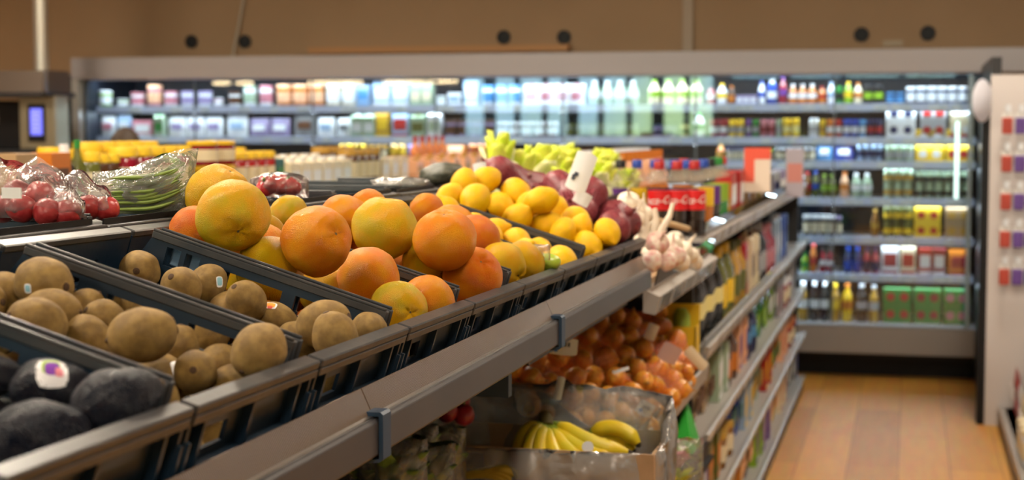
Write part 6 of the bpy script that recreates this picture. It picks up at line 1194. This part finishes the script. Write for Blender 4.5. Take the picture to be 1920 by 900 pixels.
MB().box((-.22,-.15,0),(.09,.4,1.93)).build('body', M['dark'], dcol, bevel=.005); MB().box((-.19,-.156,.3),(.07,-.15,1.75)).build('glass_front', mat('dark_glass', (.02,.03,.035), .1), dcol)
ct = empty('bakery_counter', (-3.9, 5.6, 0), 'pale stepped counter behind the bags at the left, partly hidden', 'counter')
MB().box((-.8,-.4,0),(.5,.4,1.18)).build('counter_body', M['shelfw'], ct, bevel=.01); MB().box((-.82,-.42,1.18),(.52,.42,1.21)).build('counter_top', mat('counter_top', (.45,.38,.32), .4), ct)
pl = empty('potted_herb', (-3.52, 5.6, 1.21), 'dark green herb with white flowers on the counter left of the yellow lids', 'plant')
MB().lathe([(.04,0),(.055,.09),(.05,.09),(.045,.08)], 16).build('pot', cm('white'), pl, smooth=True)
random.seed(4)
for k in range(26):
    a = k*2.4; e = random.uniform(.3,1); o_ = Vector((math.cos(a), math.sin(a), 0)); vs, fs = leaf(Vector((0,0,.08)), o_*.07*e+Vector((0,0,.12+.14*random.random())), .035, .03, o_, k); MB().add(vs, fs).build('herb_leaf', mat('herb_green', (.03,.08,.03), .5), pl, smooth='all')
for k in range(7):
    a = k*1.7; MB().lathe([(.0,0),(.014,.006),(.016,.014),(.0,.022)], 10, (.045*math.cos(a),.045*math.sin(a),.20+.03*(k%3))).build('flower', M['paper'], pl, smooth=True)

# ------------------------------------------------------------------ people in the background
def person(loc, H_, rz, hair_c, top_c, label, bald=False):
    t = empty('person', loc, label, 'person', None, rz); s = H_/1.72
    J = {'pel':(0,0,.96),'wai':(0,.01,1.10),'che':(0,.0,1.30),'nek':(0,.01,1.45),'hb':(0,.0,1.53),
         'ls':(-.18,0,1.38),'le':(-.235,.03,1.10),'lw':(-.22,-.08,.87),'lh':(-.215,-.10,.80),'rs':(.18,0,1.38),'re':(.235,.03,1.10),'rw':(.22,-.08,.87),'rh':(.215,-.10,.80),
         'lhp':(-.09,0,.90),'lk':(-.10,-.02,.50),'la':(-.10,.02,.09),'lt':(-.11,-.13,.04),'rhp':(.09,0,.90),'rk':(.10,.02,.50),'ra':(.10,.04,.09),'rt':(.11,-.11,.04)}
    rad = {'pel':(.155,.115),'wai':(.135,.10),'che':(.165,.115),'nek':(.055,.055),'hb':(.055,.06),'ls':(.065,.065),'le':(.045,.045),'lw':(.03,.028),'lh':(.035,.022),'rs':(.065,.065),'re':(.045,.045),'rw':(.03,.028),'rh':(.035,.022),
           'lhp':(.09,.09),'lk':(.058,.06),'la':(.042,.045),'lt':(.04,.03),'rhp':(.09,.09),'rk':(.058,.06),'ra':(.042,.045),'rt':(.04,.03)}
    ks = list(J); E = [('pel','wai'),('wai','che'),('che','nek'),('nek','hb'),('che','ls'),('ls','le'),('le','lw'),('lw','lh'),('che','rs'),('rs','re'),('re','rw'),('rw','rh'),('pel','lhp'),('lhp','lk'),('lk','la'),('la','lt'),('pel','rhp'),('rhp','rk'),('rk','ra'),('ra','rt')]
    me = bpy.data.meshes.new('body'); me.from_pydata([Vector(J[k])*s for k in ks], [(ks.index(a), ks.index(b)) for a, b in E], [])
    o = bpy.data.objects.new('body', me); col.objects.link(o); o.parent = t
    sk = o.modifiers.new('skin', 'SKIN'); sk.use_smooth_shade = True
    for k, v in zip(ks, me.skin_vertices[0].data): v.radius = (rad[k][0]*s, rad[k][1]*s)
    me.skin_vertices[0].data[0].use_root = True
    sb_ = o.modifiers.new('sub', 'SUBSURF'); sb_.levels = 2; sb_.render_levels = 2
    me.materials.append(top_c)
    skin_m = mat('skin_tone', (.48,.26,.17), .5)
    def hs(th, ph):
        d = Vector((math.sin(th)*math.cos(ph), math.sin(th)*math.sin(ph), math.cos(th)))
        r = 1/math.sqrt((d.x/.074)**2+((d.y)/.094)**2+(d.z/.118)**2)
        if d.z < 0: r *= 1-.10*min(1,-d.z)*(1 if d.y > 0 else .3)
        f = lambda x, z, w: math.exp(-(((d.x-x)/w)**2+((d.z-z)/w)**2)) if d.y < 0 else 0
        r += .016*f(0,-.15,.12)+.006*f(0,-.5,.14)-.006*f(.3,.02,.12)-.006*f(-.3,.02,.12)+.004*f(0,-.85,.2); return r*s
    vs, fs = ball(hs, 30, 24); hc = Vector((0,-.015,1.625))*s
    hdo = MB().add([v+hc for v in vs], fs).build('head', skin_m, t, smooth='all')
    for sx in (-1, 1):
        vs, fs = ball(lambda a, b_: .03*s, 12, 8); MB().add([Vector((v.x*.35+sx*.078*s, v.y*.7+.005*s, v.z*1.05))+hc for v in vs], fs).build('ear', skin_m, hdo, smooth='all')
        vs, fs = ball(lambda a, b_: .011*s, 10, 8); MB().add([v+Vector((sx*.028*s,-.083*s,.004*s))+hc for v in vs], fs).build('eye', M['paper'], hdo, smooth='all')
    MB().tube([hc+Vector((-.022,-.091,-.058))*s, hc+Vector((0,-.096,-.056))*s, hc+Vector((.022,-.091,-.058))*s], .0045*s, 6).build('mouth', mat('lip', (.35,.12,.1), .5), hdo)
    def hr(th, ph):
        d = Vector((math.sin(th)*math.cos(ph), math.sin(th)*math.sin(ph), math.cos(th)))
        k = hs(th, ph)/s; cover = d.z > .42 or (d.y > -.1 and d.z > -.75)
        return (k*1.10+.004*noise.noise(d*9)) *s if cover else k*.86*s
    vs, fs = ball(hr, 36, 26); MB().add([v+hc for v in vs], fs).build('hair', hair_c, t, smooth='all')
    for sx in (-1, 1):      # hands: palm with five fingers
        w0 = Vector((sx*.217,-.095,.815))*s
        pm = MB(); vs, fs = ball(lambda a, b_: .04*s, 12, 8); pm.add([Vector((v.x*.45, v.y*.9, v.z*1.1))+w0+Vector((0,0,-.03*s)) for v in vs], fs)
        for k in range(4):
            yq = (-.028+.019*k)*s; L_ = (.075,.085,.080,.062)[k]*s; p0 = w0+Vector((0,yq,-.06*s)); pm.tube([p0, p0+Vector((-sx*.006*s,0,-L_*.5)), p0+Vector((-sx*.022*s,0,-L_*.95))], [.009*s,.008*s,.006*s], 7)
        p0 = w0+Vector((0,-.03*s,-.015*s)); pm.tube([p0, p0+Vector((-sx*.01*s,-.025*s,-.025*s)), p0+Vector((-sx*.02*s,-.03*s,-.055*s))], [.011*s,.009*s,.007*s], 7)
        pm.build('hand', skin_m, t, smooth='all')
    return t
person((-4.05, 7.75, 0), 1.535, R(160), mat('hair_brown', (.05,.03,.018), .6), mat('cloth_olive', (.06,.06,.04), .8), 'person with dark brown hair, only the top of the head showing behind yellow-lidded jars')
person((-4.64, 7.35, 0), 1.70, R(-30), mat('hair_grey_brown', (.11,.07,.045), .6), mat('cloth_navy', (.012,.017,.035), .8), 'person in navy top, partly cut off by the left edge of the frame')
label_products()
